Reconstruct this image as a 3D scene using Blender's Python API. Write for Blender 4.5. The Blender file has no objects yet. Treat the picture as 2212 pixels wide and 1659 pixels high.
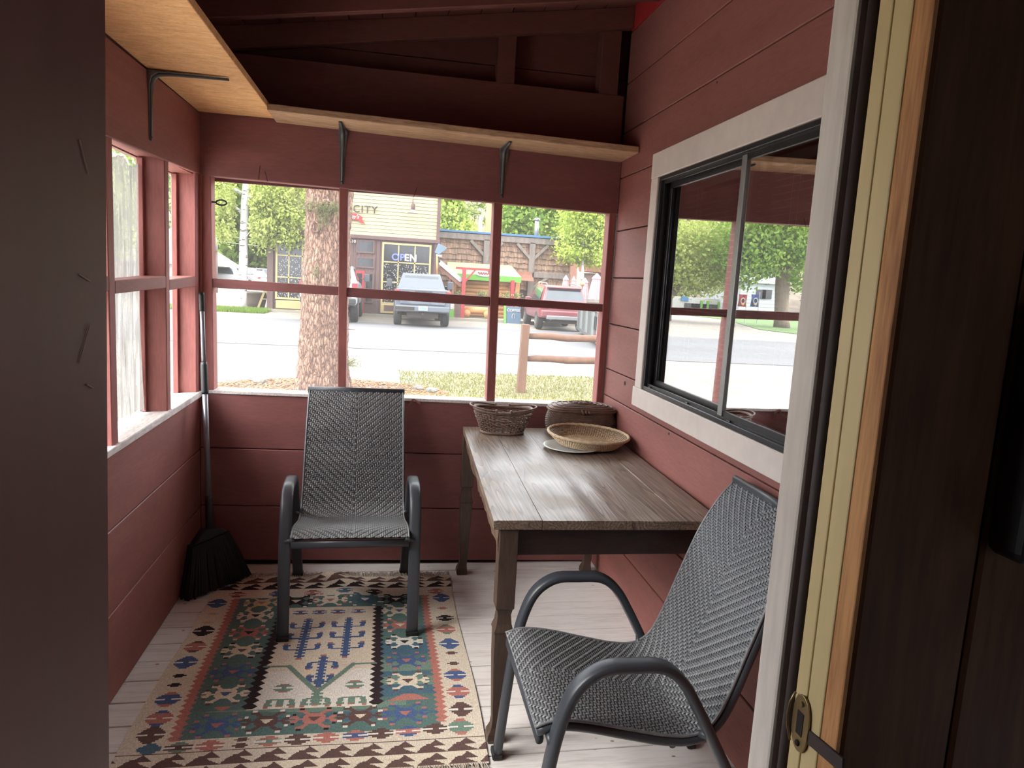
import bpy, bmesh, math, random
import numpy as np
from mathutils import Vector, Matrix
random.seed(7); rng = np.random.default_rng(11)
scene = bpy.context.scene
COL = scene.collection

# ------------------------------------------------------------------ camera
FPX, YAW, PITCH, ROLL, EYE = 1540.0, .1743, -.1413, .0577, (0.0, 0.0, 1.5)
def cam_axes():
    f = Vector((math.sin(YAW)*math.cos(PITCH), math.cos(YAW)*math.cos(PITCH), math.sin(PITCH)))
    r = Vector((math.cos(YAW), -math.sin(YAW), 0)); u = r.cross(f)
    c, s = math.cos(ROLL), math.sin(ROLL)
    return c*r + s*u, -s*r + c*u, f
CR, CU, CF = cam_axes()
cam = bpy.data.cameras.new('camera'); cam_o = bpy.data.objects.new('camera', cam); COL.objects.link(cam_o)
cam.sensor_width = 36.0; cam.sensor_fit = 'HORIZONTAL'; cam.lens = FPX/2212*36.0; cam.clip_start = .02; cam.clip_end = 600
M = Matrix((CR, CU, -CF)).transposed().to_4x4(); M.translation = Vector(EYE)
cam_o.matrix_world = M
scene.camera = cam_o

# ------------------------------------------------------------------ light
world = bpy.data.worlds.new('overcast_sky'); scene.world = world; world.use_nodes = True
wn = world.node_tree.nodes; wl = world.node_tree.links
bg = wn['Background']; bg.inputs['Strength'].default_value = 8.2
tc = wn.new('ShaderNodeTexCoord'); sp = wn.new('ShaderNodeSeparateXYZ'); rp = wn.new('ShaderNodeValToRGB')
wl.new(tc.outputs['Generated'], sp.inputs[0]); wl.new(sp.outputs['Z'], rp.inputs['Fac']); wl.new(rp.outputs['Color'], bg.inputs['Color'])
rp.color_ramp.elements[0].position = .0; rp.color_ramp.elements[0].color = (.82, .88, .96, 1)
rp.color_ramp.elements[1].position = .7; rp.color_ramp.elements[1].color = (.95, .97, 1, 1)
sun = bpy.data.lights.new('hazy_sun', 'SUN'); sun.energy = 11.0; sun.angle = math.radians(40); sun.color = (1, .96, .9)
sun_o = bpy.data.objects.new('hazy_sun', sun); COL.objects.link(sun_o)
sun_o.rotation_euler = Vector((-.74, -.22, .66)).to_track_quat('Z', 'Y').to_euler()
vs = scene.view_settings
scene.display_settings.display_device = 'sRGB'
vs.view_transform = 'Standard'; vs.look = 'None'; vs.gamma = 1.0; vs.use_curve_mapping = False
vs.exposure = 0.17

# ------------------------------------------------------------------ helpers
def at(u, v, axis, val):
    """a point read from the photograph, on the plane axis = val of the real place"""
    w = CR*((u-1106)/FPX) - CU*((v-829.5)/FPX) + CF
    o = Vector(EYE); t = (val-o[axis])/w[axis]
    return o + w*t
def aX(u, v, x): return at(u, v, 0, x)
def aY(u, v, y): return at(u, v, 1, y)
def aZ(u, v, z): return at(u, v, 2, z)

def tag(o, label=None, cat=None, group=None, kind=None):
    if label: o['label'] = label
    if cat: o['category'] = cat
    if group: o['group'] = group
    if kind: o['kind'] = kind
    return o
MW = {}
def thing(name, loc=(0, 0, 0), rz=0.0, label=None, cat=None, group=None, kind=None):
    o = bpy.data.objects.new(name, None); COL.objects.link(o)
    o.location = loc; o.rotation_euler = (0, 0, rz); o.empty_display_size = .05
    MW[o.name] = Matrix.Translation(Vector(loc)) @ Matrix.Rotation(rz, 4, 'Z')
    return tag(o, label, cat, group, kind)

class MB:
    def __init__(s): s.v = []; s.f = []; s.m = []
    def add(s, vs, fs, mi=0):
        k = len(s.v); s.v.extend([tuple(p) for p in vs]); s.f.extend([tuple(i+k for i in q) for q in fs]); s.m.extend([mi]*len(fs)); return s
    def hexa(s, p, mi=0):
        return s.add(p, [(3,2,1,0),(4,5,6,7),(0,1,5,4),(1,2,6,5),(2,3,7,6),(3,0,4,7)], mi)
    def box(s, x0, x1, y0, y1, z0, z1, mi=0):
        return s.hexa([(x0,y0,z0),(x1,y0,z0),(x1,y1,z0),(x0,y1,z0),(x0,y0,z1),(x1,y0,z1),(x1,y1,z1),(x0,y1,z1)], mi)
    def bar(s, a, b, w, h, up=(0,0,1), mi=0):
        a = Vector(a); b = Vector(b); d = (b-a).normalized(); up = Vector(up)
        if abs(d.dot(up)) > .98: up = Vector((0,1,0))
        x = d.cross(up).normalized(); z = x.cross(d).normalized(); x *= w/2; z *= h/2
        return s.hexa([a-x-z, a+x-z, b+x-z, b-x-z, a-x+z, a+x+z, b+x+z, b-x+z], mi)
    def tube(s, pts, r, n=8, closed=False, flat=None, mi=0):
        """flat=(ra, rb, ref): rounded section, ra along ref-ish side axis"""
        P = [Vector(p) for p in pts]; N = len(P)
        T = []
        for i in range(N):
            if closed: t = P[(i+1) % N]-P[i-1]
            else: t = P[min(i+1, N-1)]-P[max(i-1, 0)]
            T.append(t.normalized())
        if flat: ref = Vector(flat[2])
        else:
            ref = Vector((0,0,1)) if abs(T[0].z) < .9 else Vector((1,0,0))
        k = len(s.v)
        for i in range(N):
            x = (ref - T[i]*ref.dot(T[i]))
            if x.length < 1e-6: x = T[i].orthogonal()
            x.normalize(); y = T[i].cross(x)
            if not flat: ref = x
            rr = r[i] if isinstance(r, (list, tuple)) else r
            for j in range(n):
                a = 2*math.pi*j/n
                if flat:
                    c, q = math.cos(a), math.sin(a); e = flat[3] if len(flat) > 3 else .6
                    cx = math.copysign(abs(c)**e, c)*flat[0]; cy = math.copysign(abs(q)**e, q)*flat[1]
                    s.v.append(tuple(P[i]+x*cx+y*cy))
                else: s.v.append(tuple(P[i]+(x*math.cos(a)+y*math.sin(a))*rr))
        L = N if closed else N-1
        for i in range(L):
            for j in range(n):
                a = k+i*n+j; b = k+i*n+(j+1) % n; c = k+((i+1) % N)*n+(j+1) % n; d = k+((i+1) % N)*n+j
                s.f.append((a, b, c, d)); s.m.append(mi)
        if not closed:
            s.f.append(tuple(k+j for j in range(n))[::-1]); s.m.append(mi)
            s.f.append(tuple(k+(N-1)*n+j for j in range(n))); s.m.append(mi)
        return s
    def prism(s, poly, axis, a0, a1, mi=0):
        n = len(poly)
        def p(q, a):
            if axis == 0: return (a, q[0], q[1])
            if axis == 1: return (q[0], a, q[1])
            return (q[0], q[1], a)
        vs = [p(q, a0) for q in poly]+[p(q, a1) for q in poly]
        fs = [tuple(range(n))[::-1], tuple(range(n, 2*n))]+[(i, (i+1) % n, n+(i+1) % n, n+i) for i in range(n)]
        return s.add(vs, fs, mi)
    def lathe(s, prof, c=(0,0,0), n=24, sx=1, sy=1, mi=0, sq=1.0):
        k = len(s.v)
        for (r, z) in prof:
            for j in range(n):
                a = 2*math.pi*j/n; cx, cy = math.cos(a), math.sin(a)
                if sq != 1.0: cx = math.copysign(abs(cx)**sq, cx); cy = math.copysign(abs(cy)**sq, cy)
                s.v.append((c[0]+r*sx*cx, c[1]+r*sy*cy, c[2]+z))
        for i in range(len(prof)-1):
            for j in range(n):
                s.f.append((k+i*n+j, k+i*n+(j+1) % n, k+(i+1)*n+(j+1) % n, k+(i+1)*n+j)); s.m.append(mi)
        if prof[0][0] > 1e-5: s.f.append(tuple(k+j for j in range(n))[::-1]); s.m.append(mi)
        if prof[-1][0] > 1e-5: s.f.append(tuple(k+(len(prof)-1)*n+j for j in range(n))); s.m.append(mi)
        return s
    def build(s, name, mat, parent=None, smooth=False, bevel=0.0, local=False, recalc=True, label=None, kind=None, seg=2):
        me = bpy.data.meshes.new(name)
        vs = s.v
        if parent is not None and not local:
            inv = MW[parent.name].inverted() if parent.name in MW else Matrix()
            vs = [tuple(inv @ Vector(p)) for p in vs]
        me.from_pydata(vs, [], s.f); me.update()
        mats = mat if isinstance(mat, (list, tuple)) else [mat]
        for q in mats: me.materials.append(q)
        if len(mats) > 1: me.polygons.foreach_set('material_index', s.m)
        if recalc:
            b = bmesh.new(); b.from_mesh(me); bmesh.ops.recalc_face_normals(b, faces=b.faces); b.to_mesh(me); b.free()
        if smooth: me.polygons.foreach_set('use_smooth', [True]*len(me.polygons))
        o = bpy.data.objects.new(name, me); COL.objects.link(o)
        if parent is not None:
            o.parent = parent
            MW[o.name] = MW.get(parent.name, Matrix())
        else: MW[o.name] = Matrix()
        if bevel:
            m = o.modifiers.new('bevel', 'BEVEL'); m.width = bevel; m.segments = seg; m.limit_method = 'ANGLE'; m.angle_limit = .6
        if label: o['label'] = label
        if kind: o['kind'] = kind
        return o
def copy_tree(o, parent=None):
    c = o.copy(); COL.objects.link(c); c.parent = parent
    for ch in o.children: copy_tree(ch, c)
    return c
def share(src, name, loc, parent, rot=None, scale=None):
    """another piece that shares src's mesh"""
    o = bpy.data.objects.new(name, src.data); COL.objects.link(o); o.location = loc
    if rot: o.rotation_euler = rot
    if scale: o.scale = scale
    o.parent = parent; return o

# ------------------------------------------------------------------ materials
def srgb(r, g, b):
    f = lambda c: ((c/255)/12.92) if c/255 <= .04045 else (((c/255)+.055)/1.055)**2.4
    return (f(r), f(g), f(b))
ALB = 1.0                                  # colour factor, lowered outdoors so the brighter street does not burn out
def material(name):
    m = bpy.data.materials.new(name); m.use_nodes = True
    return m, m.node_tree.nodes, m.node_tree.links, m.node_tree.nodes['Principled BSDF']
def N(nodes, t, **kw):
    n = nodes.new(t)
    for k, v in kw.items(): setattr(n, k, v)
    return n
def coords(n, l, scale, kind='Object'):
    t = N(n, 'ShaderNodeTexCoord'); mp = N(n, 'ShaderNodeMapping'); mp.inputs['Scale'].default_value = scale
    l.new(t.outputs[kind], mp.inputs['Vector']); return mp.outputs['Vector']
def paint(name, col, rough=.6, var=.12, scale=3.0, stretch=(1,1,1), fine=0.0, bump=0.0, metal=0.0, spec=.5, dark=None, rnd=0.0, coat=0.0):
    """one colour with soft variation; fine = streaky grain; bump = relief of that grain"""
    m, n, l, p = material(name)
    v = coords(n, l, stretch)
    a = N(n, 'ShaderNodeTexNoise'); a.inputs['Scale'].default_value = scale; a.inputs['Detail'].default_value = 5; l.new(v, a.inputs['Vector'])
    mx = N(n, 'ShaderNodeMix', data_type='RGBA')
    col = tuple(q*ALB for q in col); c = Vector(col); lo = c*(1-var); hi = c*(1+var)
    if dark: lo = Vector(dark)
    mx.inputs[6].default_value = (*lo, 1); mx.inputs[7].default_value = (*[min(1, x) for x in hi], 1)
    rm = N(n, 'ShaderNodeMapRange'); rm.inputs[1].default_value = .3; rm.inputs[2].default_value = .7
    l.new(a.outputs['Fac'], rm.inputs[0]); l.new(rm.outputs[0], mx.inputs[0])
    out = mx.outputs[2]
    if fine or bump:
        b = N(n, 'ShaderNodeTexNoise'); b.inputs['Scale'].default_value = scale*9; b.inputs['Detail'].default_value = 6; l.new(v, b.inputs['Vector'])
        if fine:
            mr = N(n, 'ShaderNodeMapRange'); mr.inputs[1].default_value = .35; mr.inputs[2].default_value = .65; mr.inputs[3].default_value = 1-fine; mr.inputs[4].default_value = 1+fine*.4
            l.new(b.outputs['Fac'], mr.inputs[0])
            mu = N(n, 'ShaderNodeMix', data_type='RGBA', blend_type='MULTIPLY'); mu.inputs[0].default_value = 1
            l.new(out, mu.inputs[6]); l.new(mr.outputs[0], mu.inputs[7]); out = mu.outputs[2]
        if bump:
            bp = N(n, 'ShaderNodeBump'); bp.inputs['Strength'].default_value = bump; bp.inputs['Distance'].default_value = .004
            l.new(b.outputs['Fac'], bp.inputs['Height']); l.new(bp.outputs[0], p.inputs['Normal'])
    if rnd:
        oi = N(n, 'ShaderNodeObjectInfo'); mr = N(n, 'ShaderNodeMapRange'); mr.inputs[3].default_value = 1-rnd; mr.inputs[4].default_value = 1+rnd
        l.new(oi.outputs['Random'], mr.inputs[0])
        mu = N(n, 'ShaderNodeMix', data_type='RGBA', blend_type='MULTIPLY'); mu.inputs[0].default_value = 1
        l.new(out, mu.inputs[6]); l.new(mr.outputs[0], mu.inputs[7]); out = mu.outputs[2]
    l.new(out, p.inputs['Base Color'])
    p.inputs['Roughness'].default_value = rough; p.inputs['Metallic'].default_value = metal; p.inputs['Specular IOR Level'].default_value = spec
    if coat: p.inputs['Coat Weight'].default_value = coat
    return m
def grain(name, light, dark, scale, stretch, rough=.5, dist=3.0, detail=4, contrast=(.3,.7), spots=None, bump=.15, coat=0, rnd=0, spec=.5):
    """wood: stretched distorted bands; spots = colour of knots"""
    m, n, l, p = material(name)
    v = coords(n, l, stretch)
    if rnd:
        oi = N(n, 'ShaderNodeObjectInfo'); ad = N(n, 'ShaderNodeVectorMath', operation='MULTIPLY_ADD')
        cb = N(n, 'ShaderNodeCombineXYZ'); l.new(oi.outputs['Random'], cb.inputs[0]); l.new(oi.outputs['Random'], cb.inputs[1]); l.new(oi.outputs['Random'], cb.inputs[2])
        l.new(cb.outputs[0], ad.inputs[0]); ad.inputs[1].default_value = (7, 13, 5); l.new(v, ad.inputs[2]); v = ad.outputs[0]
    a = N(n, 'ShaderNodeTexNoise'); a.inputs['Scale'].default_value = scale; a.inputs['Detail'].default_value = detail; a.inputs['Distortion'].default_value = dist; l.new(v, a.inputs['Vector'])
    b = N(n, 'ShaderNodeTexNoise'); b.inputs['Scale'].default_value = scale*6; b.inputs['Detail'].default_value = 8; l.new(v, b.inputs['Vector'])
    ad2 = N(n, 'ShaderNodeMath', operation='MULTIPLY_ADD'); ad2.inputs[1].default_value = .45; l.new(b.outputs['Fac'], ad2.inputs[0])
    sc = N(n, 'ShaderNodeMath', operation='MULTIPLY'); sc.inputs[1].default_value = .55; l.new(a.outputs['Fac'], sc.inputs[0]); l.new(sc.outputs[0], ad2.inputs[2])
    mr = N(n, 'ShaderNodeMapRange'); mr.inputs[1].default_value = contrast[0]; mr.inputs[2].default_value = contrast[1]; l.new(ad2.outputs[0], mr.inputs[0])
    mx = N(n, 'ShaderNodeMix', data_type='RGBA'); mx.inputs[6].default_value = (*dark, 1); mx.inputs[7].default_value = (*light, 1); l.new(mr.outputs[0], mx.inputs[0])
    out = mx.outputs[2]
    if spots:
        t = N(n, 'ShaderNodeTexCoord'); mp = N(n, 'ShaderNodeMapping'); mp.inputs['Scale'].default_value = spots[1]; l.new(t.outputs['Object'], mp.inputs[0])
        vo = N(n, 'ShaderNodeTexVoronoi'); vo.inputs['Scale'].default_value = 1; l.new(mp.outputs[0], vo.inputs['Vector'])
        r2 = N(n, 'ShaderNodeMapRange'); r2.inputs[1].default_value = spots[2]; r2.inputs[2].default_value = spots[2]*1.8; l.new(vo.outputs['Distance'], r2.inputs[0])
        m2 = N(n, 'ShaderNodeMix', data_type='RGBA'); m2.inputs[6].default_value = (*spots[0], 1); l.new(out, m2.inputs[7]); l.new(r2.outputs[0], m2.inputs[0]); out = m2.outputs[2]
    l.new(out, p.inputs['Base Color']); p.inputs['Roughness'].default_value = rough; p.inputs['Specular IOR Level'].default_value = spec
    if coat: p.inputs['Coat Weight'].default_value = coat; p.inputs['Coat Roughness'].default_value = .25
    if bump:
        bp = N(n, 'ShaderNodeBump'); bp.inputs['Strength'].default_value = bump; bp.inputs['Distance'].default_value = .003
        l.new(ad2.outputs[0], bp.inputs['Height']); l.new(bp.outputs[0], p.inputs['Normal'])
    return m
def see_through(name, col, fac, rough=.8, gloss=False, uneven=None):
    """thin net, cloth or glass: lets light straight through except for fac of it"""
    m, n, l, p = material(name); n.remove(p)
    o = n['Material Output']; tr = N(n, 'ShaderNodeBsdfTransparent'); mx = N(n, 'ShaderNodeMixShader'); mx.inputs[0].default_value = fac
    if gloss: d = N(n, 'ShaderNodeBsdfGlossy'); d.inputs['Roughness'].default_value = rough; d.inputs['Color'].default_value = (*col, 1)
    else:
        d = N(n, 'ShaderNodeAddShader'); d1 = N(n, 'ShaderNodeBsdfDiffuse'); d2 = N(n, 'ShaderNodeBsdfTranslucent')
        h = tuple(c*.5 for c in col)
        d1.inputs['Color'].default_value = (*h, 1); d2.inputs['Color'].default_value = (*h, 1); l.new(d1.outputs[0], d.inputs[0]); l.new(d2.outputs[0], d.inputs[1])
    if uneven:
        v = coords(n, l, uneven[0]); a = N(n, 'ShaderNodeTexNoise'); a.inputs['Scale'].default_value = 1; a.inputs['Detail'].default_value = 6; l.new(v, a.inputs['Vector'])
        mr = N(n, 'ShaderNodeMapRange'); mr.inputs[1].default_value = .3; mr.inputs[2].default_value = .7; mr.inputs[3].default_value = uneven[1]; mr.inputs[4].default_value = uneven[2]
        l.new(a.outputs['Fac'], mr.inputs[0]); l.new(mr.outputs[0], mx.inputs[0])
    l.new(tr.outputs[0], mx.inputs[1]); l.new(d.outputs[0], mx.inputs[2]); l.new(mx.outputs[0], o.inputs['Surface'])
    return m
def leafy(name, c1, c2, trans=.45, scale=1.2):
    m, n, l, p = material(name); n.remove(p); o = n['Material Output']
    c1 = tuple(q*ALB for q in c1); c2 = tuple(q*ALB for q in c2)
    v = coords(n, l, (1,1,1)); a = N(n, 'ShaderNodeTexNoise'); a.inputs['Scale'].default_value = scale; a.inputs['Detail'].default_value = 8; a.inputs['Roughness'].default_value = .75; l.new(v, a.inputs['Vector'])
    mr = N(n, 'ShaderNodeMapRange'); mr.inputs[1].default_value = .35; mr.inputs[2].default_value = .65; l.new(a.outputs['Fac'], mr.inputs[0])
    mx = N(n, 'ShaderNodeMix', data_type='RGBA'); mx.inputs[6].default_value = (*c1, 1); mx.inputs[7].default_value = (*c2, 1); l.new(mr.outputs[0], mx.inputs[0])
    d = N(n, 'ShaderNodeBsdfDiffuse'); t = N(n, 'ShaderNodeBsdfTranslucent'); s = N(n, 'ShaderNodeMixShader'); s.inputs[0].default_value = trans
    l.new(mx.outputs[2], d.inputs[0]); l.new(mx.outputs[2], t.inputs[0]); l.new(d.outputs[0], s.inputs[1]); l.new(t.outputs[0], s.inputs[2]); l.new(s.outputs[0], o.inputs['Surface'])
    return m
def glow(name, col, strength):
    m, n, l, p = material(name)
    p.inputs['Base Color'].default_value = (*col, 1); p.inputs['Emission Color'].default_value = (*col, 1); p.inputs['Emission Strength'].default_value = strength
    return m

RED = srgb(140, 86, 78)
M_red_x = paint('red_paint_along_y', RED, .62, .10, 2.0, (6,1,6), fine=.10, bump=.10, rnd=.06)       # boards running along y
M_red_b = paint('red_paint_along_x', srgb(132,82,80), .62, .10, 2.0, (1,6,6), fine=.10, bump=.10, rnd=.05)
M_red_v = paint('red_paint_upright', srgb(150,90,84), .62, .10, 2.0, (6,6,1), fine=.14, bump=.15, rnd=.05)
M_red_old = paint('old_bright_red_paint', srgb(170,40,46), .6, .08, 2)
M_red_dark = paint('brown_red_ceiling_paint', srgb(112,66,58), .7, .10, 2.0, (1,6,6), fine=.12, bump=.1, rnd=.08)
M_gap = paint('dark_gap', srgb(30,22,22), .9, .1, 5)
M_white = paint('white_trim_paint', srgb(212,200,190), .55, .06, 2.0, (1,1,1), fine=.05, bump=.06)
M_white_post = paint('weathered_white_paint', srgb(214,204,192), .6, .08, 1.5, (5,5,.7), fine=.10, bump=.12)
M_sill = paint('flaking_white_sill_paint', srgb(214,206,202), .7, .1, 2.5, (5,1,5), fine=.22, bump=.3)
M_cream = paint('cream_paint', srgb(206,184,132), .5, .05, 1.5, (4,4,.6), fine=.05)
M_rubber = paint('brown_weather_strip', srgb(52,40,38), .7, .1, 3)
M_shelf = grain('rough_sawn_spruce', srgb(244,196,138), srgb(212,158,102), 7, (2.0,7,9), .85, 1.0, contrast=(.36,.60), spots=(srgb(120,70,36), (6,2.2,1), .09), bump=.5)
M_shelf_b = grain('old_shelf_board', srgb(206,172,136), srgb(156,120,90), 4, (1.2,10,10), .8, 1.5, contrast=(.32,.62), bump=.5)
M_steel = paint('grey_painted_steel', srgb(96,98,96), .45, .12, 8, metal=.35)
M_dark_metal = paint('dark_bronze_aluminium', srgb(48,47,48), .38, .1, 4, metal=.3)
M_alu = paint('worn_aluminium', srgb(150,150,148), .38, .08, 6, metal=.5)
M_black = paint('black_plastic', srgb(26,27,30), .5, .1, 4)
M_frame = paint('charcoal_powder_coat', srgb(58,62,68), .38, .04, 6, spec=.5)
M_weave = paint('grey_wicker_strand', srgb(116,118,120), .36, .18, 60, fine=.1, spec=.55)
M_weave_shade = paint('shaded_wicker_strand', srgb(94,96,99), .42, .18, 60, fine=.1, spec=.5)  # crosswise floats darker than upright ones, shading put into the colour
M_weave_base = paint('dark_wicker_ground', srgb(30,31,33), .7, .1, 10)
# ================================================================== the porch
L, R, D = -.895, 1.136, 3.616
def tz(x): return -.012*(x+.895)          # the back wall has settled to the right

# floor: whitewashed boards across the porch
M_floor = grain('whitewashed_floor', srgb(226,221,218), srgb(184,177,173), 2.2, (1.0,14,14), .62, 1.2, contrast=(.22,.52), spots=(srgb(120,110,104), (7,13,1), .035), bump=.25, rnd=1)
floor = thing('floor', (0,0,0), kind='structure', label='whitewashed board floor of the porch')
for k in range(-9, 12):
    y0 = 2.058+.134*k; g = .0022
    def yy(y, x): return y+.017*(x-.37)
    x0, x1 = L-.02, R+.02; ya, yb = y0+g, y0+.134-g; dz = random.uniform(-.0012,.0012)
    b = MB().hexa([(x0,yy(ya,x0),-.025),(x1,yy(ya,x1),-.025),(x1,yy(yb,x1),-.025),(x0,yy(yb,x0),-.025),(x0,yy(ya,x0),dz),(x1,yy(ya,x1),dz),(x1,yy(yb,x1),dz),(x0,yy(yb,x0),dz)])
    b.build('board', M_floor, floor, bevel=.002, seg=1)
MB().box(L-.1, R+.1, .79, D+.12, -.06, -.026).build('subfloor', M_gap, floor)

# ---- back wall
wb = thing('wall_back', (0, D, 0), kind='structure', label='red boarded end wall of the porch with a screened window band')
def slanted(mb, x0, x1, y0, y1, za, zb, tilt=-.012, sh=0):
    f = lambda x, z: z+tilt*(x+.895)
    return mb.hexa([(x0,y0,f(x0,za)),(x1,y0,f(x1,za)),(x1,y1,f(x1,za)),(x0,y1,f(x0,za)),(x0+sh,y0,f(x0,zb)),(x1+sh,y0,f(x1,zb)),(x1+sh,y1,f(x1,zb)),(x0+sh,y1,f(x0,zb))])
for za, zb in ((.034,.317),(.3205,.6105),(.6145,.884)):
    slanted(MB(), L, R, D, D+.02, za, zb).build('board', M_red_b, wb, bevel=.003, seg=1)
slanted(MB(), L-.1, R+.05, D+.022, D+.09, -.02, .04).build('bottom_plate', M_gap, wb)
MB().box(L-.1, R+.12, D+.1, D+.118, -.28, .88).build('outer_cladding', M_red_b, wb)
slanted(MB(), L, R, D-.006, D+.1, .884, .9005).build('sill', M_sill, wb, bevel=.002, seg=1)
for x0, x1, sh in ((-.885,-.832,-.013),(-.246,-.205,-.014),(.508,.552,-.015),(1.098,1.136,-.003)):
    slanted(MB(), x0, x1, D+.004, D+.085, .9, 1.915, -.015, sh).build('mullion', M_red_v, wb, bevel=.003, seg=1)
for x0, x1, z0, z1 in ((-.868,-.252,1.395,1.438),(-.216,.50,1.391,1.437),(.542,1.12,1.398,1.438)):
    slanted(MB(), x0, x1, D+.012, D+.06, z0, z1).build('rail', M_red_b, wb, bevel=.003, seg=1)
slanted(MB(), L, R, D-.008, D+.02, 1.911, 2.2, -.017).build('header_board', M_red_b, wb, bevel=.003, seg=1)
slanted(MB(), L-.1, R+.1, D+.02, D+.085, 1.915, 2.2, -.017).build('lintel', M_red_b, wb)
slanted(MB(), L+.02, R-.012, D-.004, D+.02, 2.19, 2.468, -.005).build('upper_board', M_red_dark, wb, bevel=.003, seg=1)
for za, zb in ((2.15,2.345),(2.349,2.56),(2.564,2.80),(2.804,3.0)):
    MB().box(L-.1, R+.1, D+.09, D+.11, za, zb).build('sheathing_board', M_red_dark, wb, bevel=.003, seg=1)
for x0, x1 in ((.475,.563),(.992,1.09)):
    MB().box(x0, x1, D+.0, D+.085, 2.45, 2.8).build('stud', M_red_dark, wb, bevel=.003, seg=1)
MB().box(L-.1, R+.12, D+.112, D+.125, 1.9, 3.05).build('outer_cladding', M_red_b, wb)
M_screen = see_through('fly_screen', (.26,.26,.255), .14)
for x0, x1 in ((-.84,-.24),(-.22,.515),(.535,1.11)):
    MB().box(x0, x1, D+.086, D+.0868, .895, 1.9).build('screen', M_screen, wb, label='fine fly screen')
# loose splinter; header cracks are dark strips standing in for shaded slits
for (u, v, du, dv) in ((558,388,4,-30),(578,392,-6,-22),(901,405,-9,24)):
    a = aY(u, v, D-.0085); b = aY(u+du, v+dv, D-.0085)
    MB().bar(a, b, .0022, .0015, (0,1,0)).build('crack', M_gap, wb)
t = aY(893, 862, D-.012)
MB().bar(t, t+Vector((-.03,0,-.05)), .01, .004, (0,1,0)).bar(t, t+Vector((.035,-.004,-.022)), .008, .004, (0,1,0)).build('wood_splinter', M_red_b, wb)

# ---- right wall (house wall): wide boards with a window
wr = thing('wall_right', (R, 0, 0), kind='structure', label='red boarded house wall on the right')
Wy0, Wy1, Wz0, Wz1 = 1.54, 3.02, 1.075, 1.985
Zs = [0.0,.245,.485,.715,.94,1.08,1.315,1.553,1.79,2.055,2.275,2.515,2.76,3.02]
for za, zb in zip(Zs[:-1], Zs[1:]):
    za2, zb2 = za+.0025, zb-.0025
    m = M_red_old if za > 2.7 else M_red_x
    segs = [(.787, D)] if (zb <= Wz0+.01 or za >= Wz1) else [(.787, Wy0), (Wy1, D)]
    for ya, yb in segs:
        z1 = zb2
        MB().box(R, R+.018, ya, yb, za2, z1).build('board', m, wr, bevel=.003, seg=1)
    if za < Wz1 < zb:                       # the strip over the window
        MB().box(R, R+.018, Wy0, Wy1, max(za2, Wz1+.0), zb2).build('board', m, wr, bevel=.003, seg=1) if segs[0][1] != D else None
bk = MB()
bk.box(R+.019, R+.11, .787, D+.1, -.05, Wz0).box(R+.019, R+.11, .787, D+.1, Wz1, 3.05).box(R+.019, R+.11, .787, Wy0, Wz0, Wz1).box(R+.019, R+.11, Wy1, D+.1, Wz0, Wz1)
bk.build('wall_core', M_gap, wr)
kn = aX(1350, 828, R-.0005)
for u, v, r in ((1350,828,.012),(1445,937,.006),(1549,178,.004),(1462,1100,.004)):
    p = aX(u, v, R)
    b = MB(); b.lathe([(r,-.001),(r*.8,.0012),(r*.3,.0004)], (0,0,0), 12)
    o = b.build('knot', M_gap, wr, local=True); o.location = (0, p.y, p.z); o.rotation_euler = (0, -math.pi/2, 0)

# window in the house wall
w1 = thing('window_1', (R, 0, 0), kind='structure', label='sliding house window with white board trim and bronze frame')
tr = [(1.43,3.105,1.985,2.093,'trim_board'),(3.02,3.098,1.06,1.985,'trim_board'),(1.42,3.122,.972,1.06,'trim_board'),(1.43,1.54,1.06,1.985,'trim_board')]
for ya, yb, za, zb, nm in tr: MB().box(R-.02, R+.004, ya, yb, za, zb).build(nm, M_white, w1, bevel=.003, seg=1)
def ring(mb, x0, x1, y0, y1, z0, z1, w):
    mb.box(x0,x1,y0,y1,z0,z0+w).box(x0,x1,y0,y1,z1-w,z1).box(x0,x1,y0,y0+w,z0+w,z1-w).box(x0,x1,y1-w,y1,z0+w,z1-w); return mb
ring(MB(), R-.012, R+.06, 1.54, 3.02, 1.06, 1.985, .018).build('frame', M_dark_metal, w1, bevel=.002, seg=1)
ring(MB(), R+.004, R+.012, 1.558, 3.002, 1.078, 1.967, .012).build('track', M_dark_metal, w1)
s = ring(MB(), R+.030, R+.048, 2.255, 2.998, 1.083, 1.963, .026).build('sash', M_dark_metal, w1, bevel=.002, seg=1)
MB().box(R-.003, R+.012, 2.258, 2.290, 1.085, 1.96).build('meeting_stile', M_alu, w1, bevel=.002, seg=1)
s2 = ring(MB(), R+.003, R+.016, 1.562, 2.289, 1.083, 1.963, .022).build('sash', M_dark_metal, w1, bevel=.002, seg=1)
def glass_mat():
    m, n, l, p = material('window_glass'); n.remove(p); o = n['Material Output']
    tr_ = N(n,'ShaderNodeBsdfTransparent'); tr_.inputs[0].default_value = (.85,.87,.86,1); g = N(n,'ShaderNodeBsdfGlossy'); g.inputs['Roughness'].default_value = 0.0; g.inputs[0].default_value = (1,1,1,1)
    fr = N(n,'ShaderNodeValue'); fr.outputs[0].default_value = .66; mx = N(n,'ShaderNodeMixShader')
    l.new(fr.outputs[0], mx.inputs[0]); l.new(tr_.outputs[0], mx.inputs[1]); l.new(g.outputs[0], mx.inputs[2]); l.new(mx.outputs[0], o.inputs[0]); return m
M_glass = glass_mat()
MB().box(R+.036, R+.040, 2.28, 2.975, 1.105, 1.94).build('pane', M_glass, s)
MB().box(R+.006, R+.010, 1.58, 2.27, 1.10, 1.945).build('pane', M_glass, s2)
for y in (2.95,2.55,2.2):
    MB().box(R-.006, R+.002, y-.012, y+.012, 1.062, 1.082).build('latch', M_dark_metal, w1, bevel=.001, seg=1)

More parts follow.
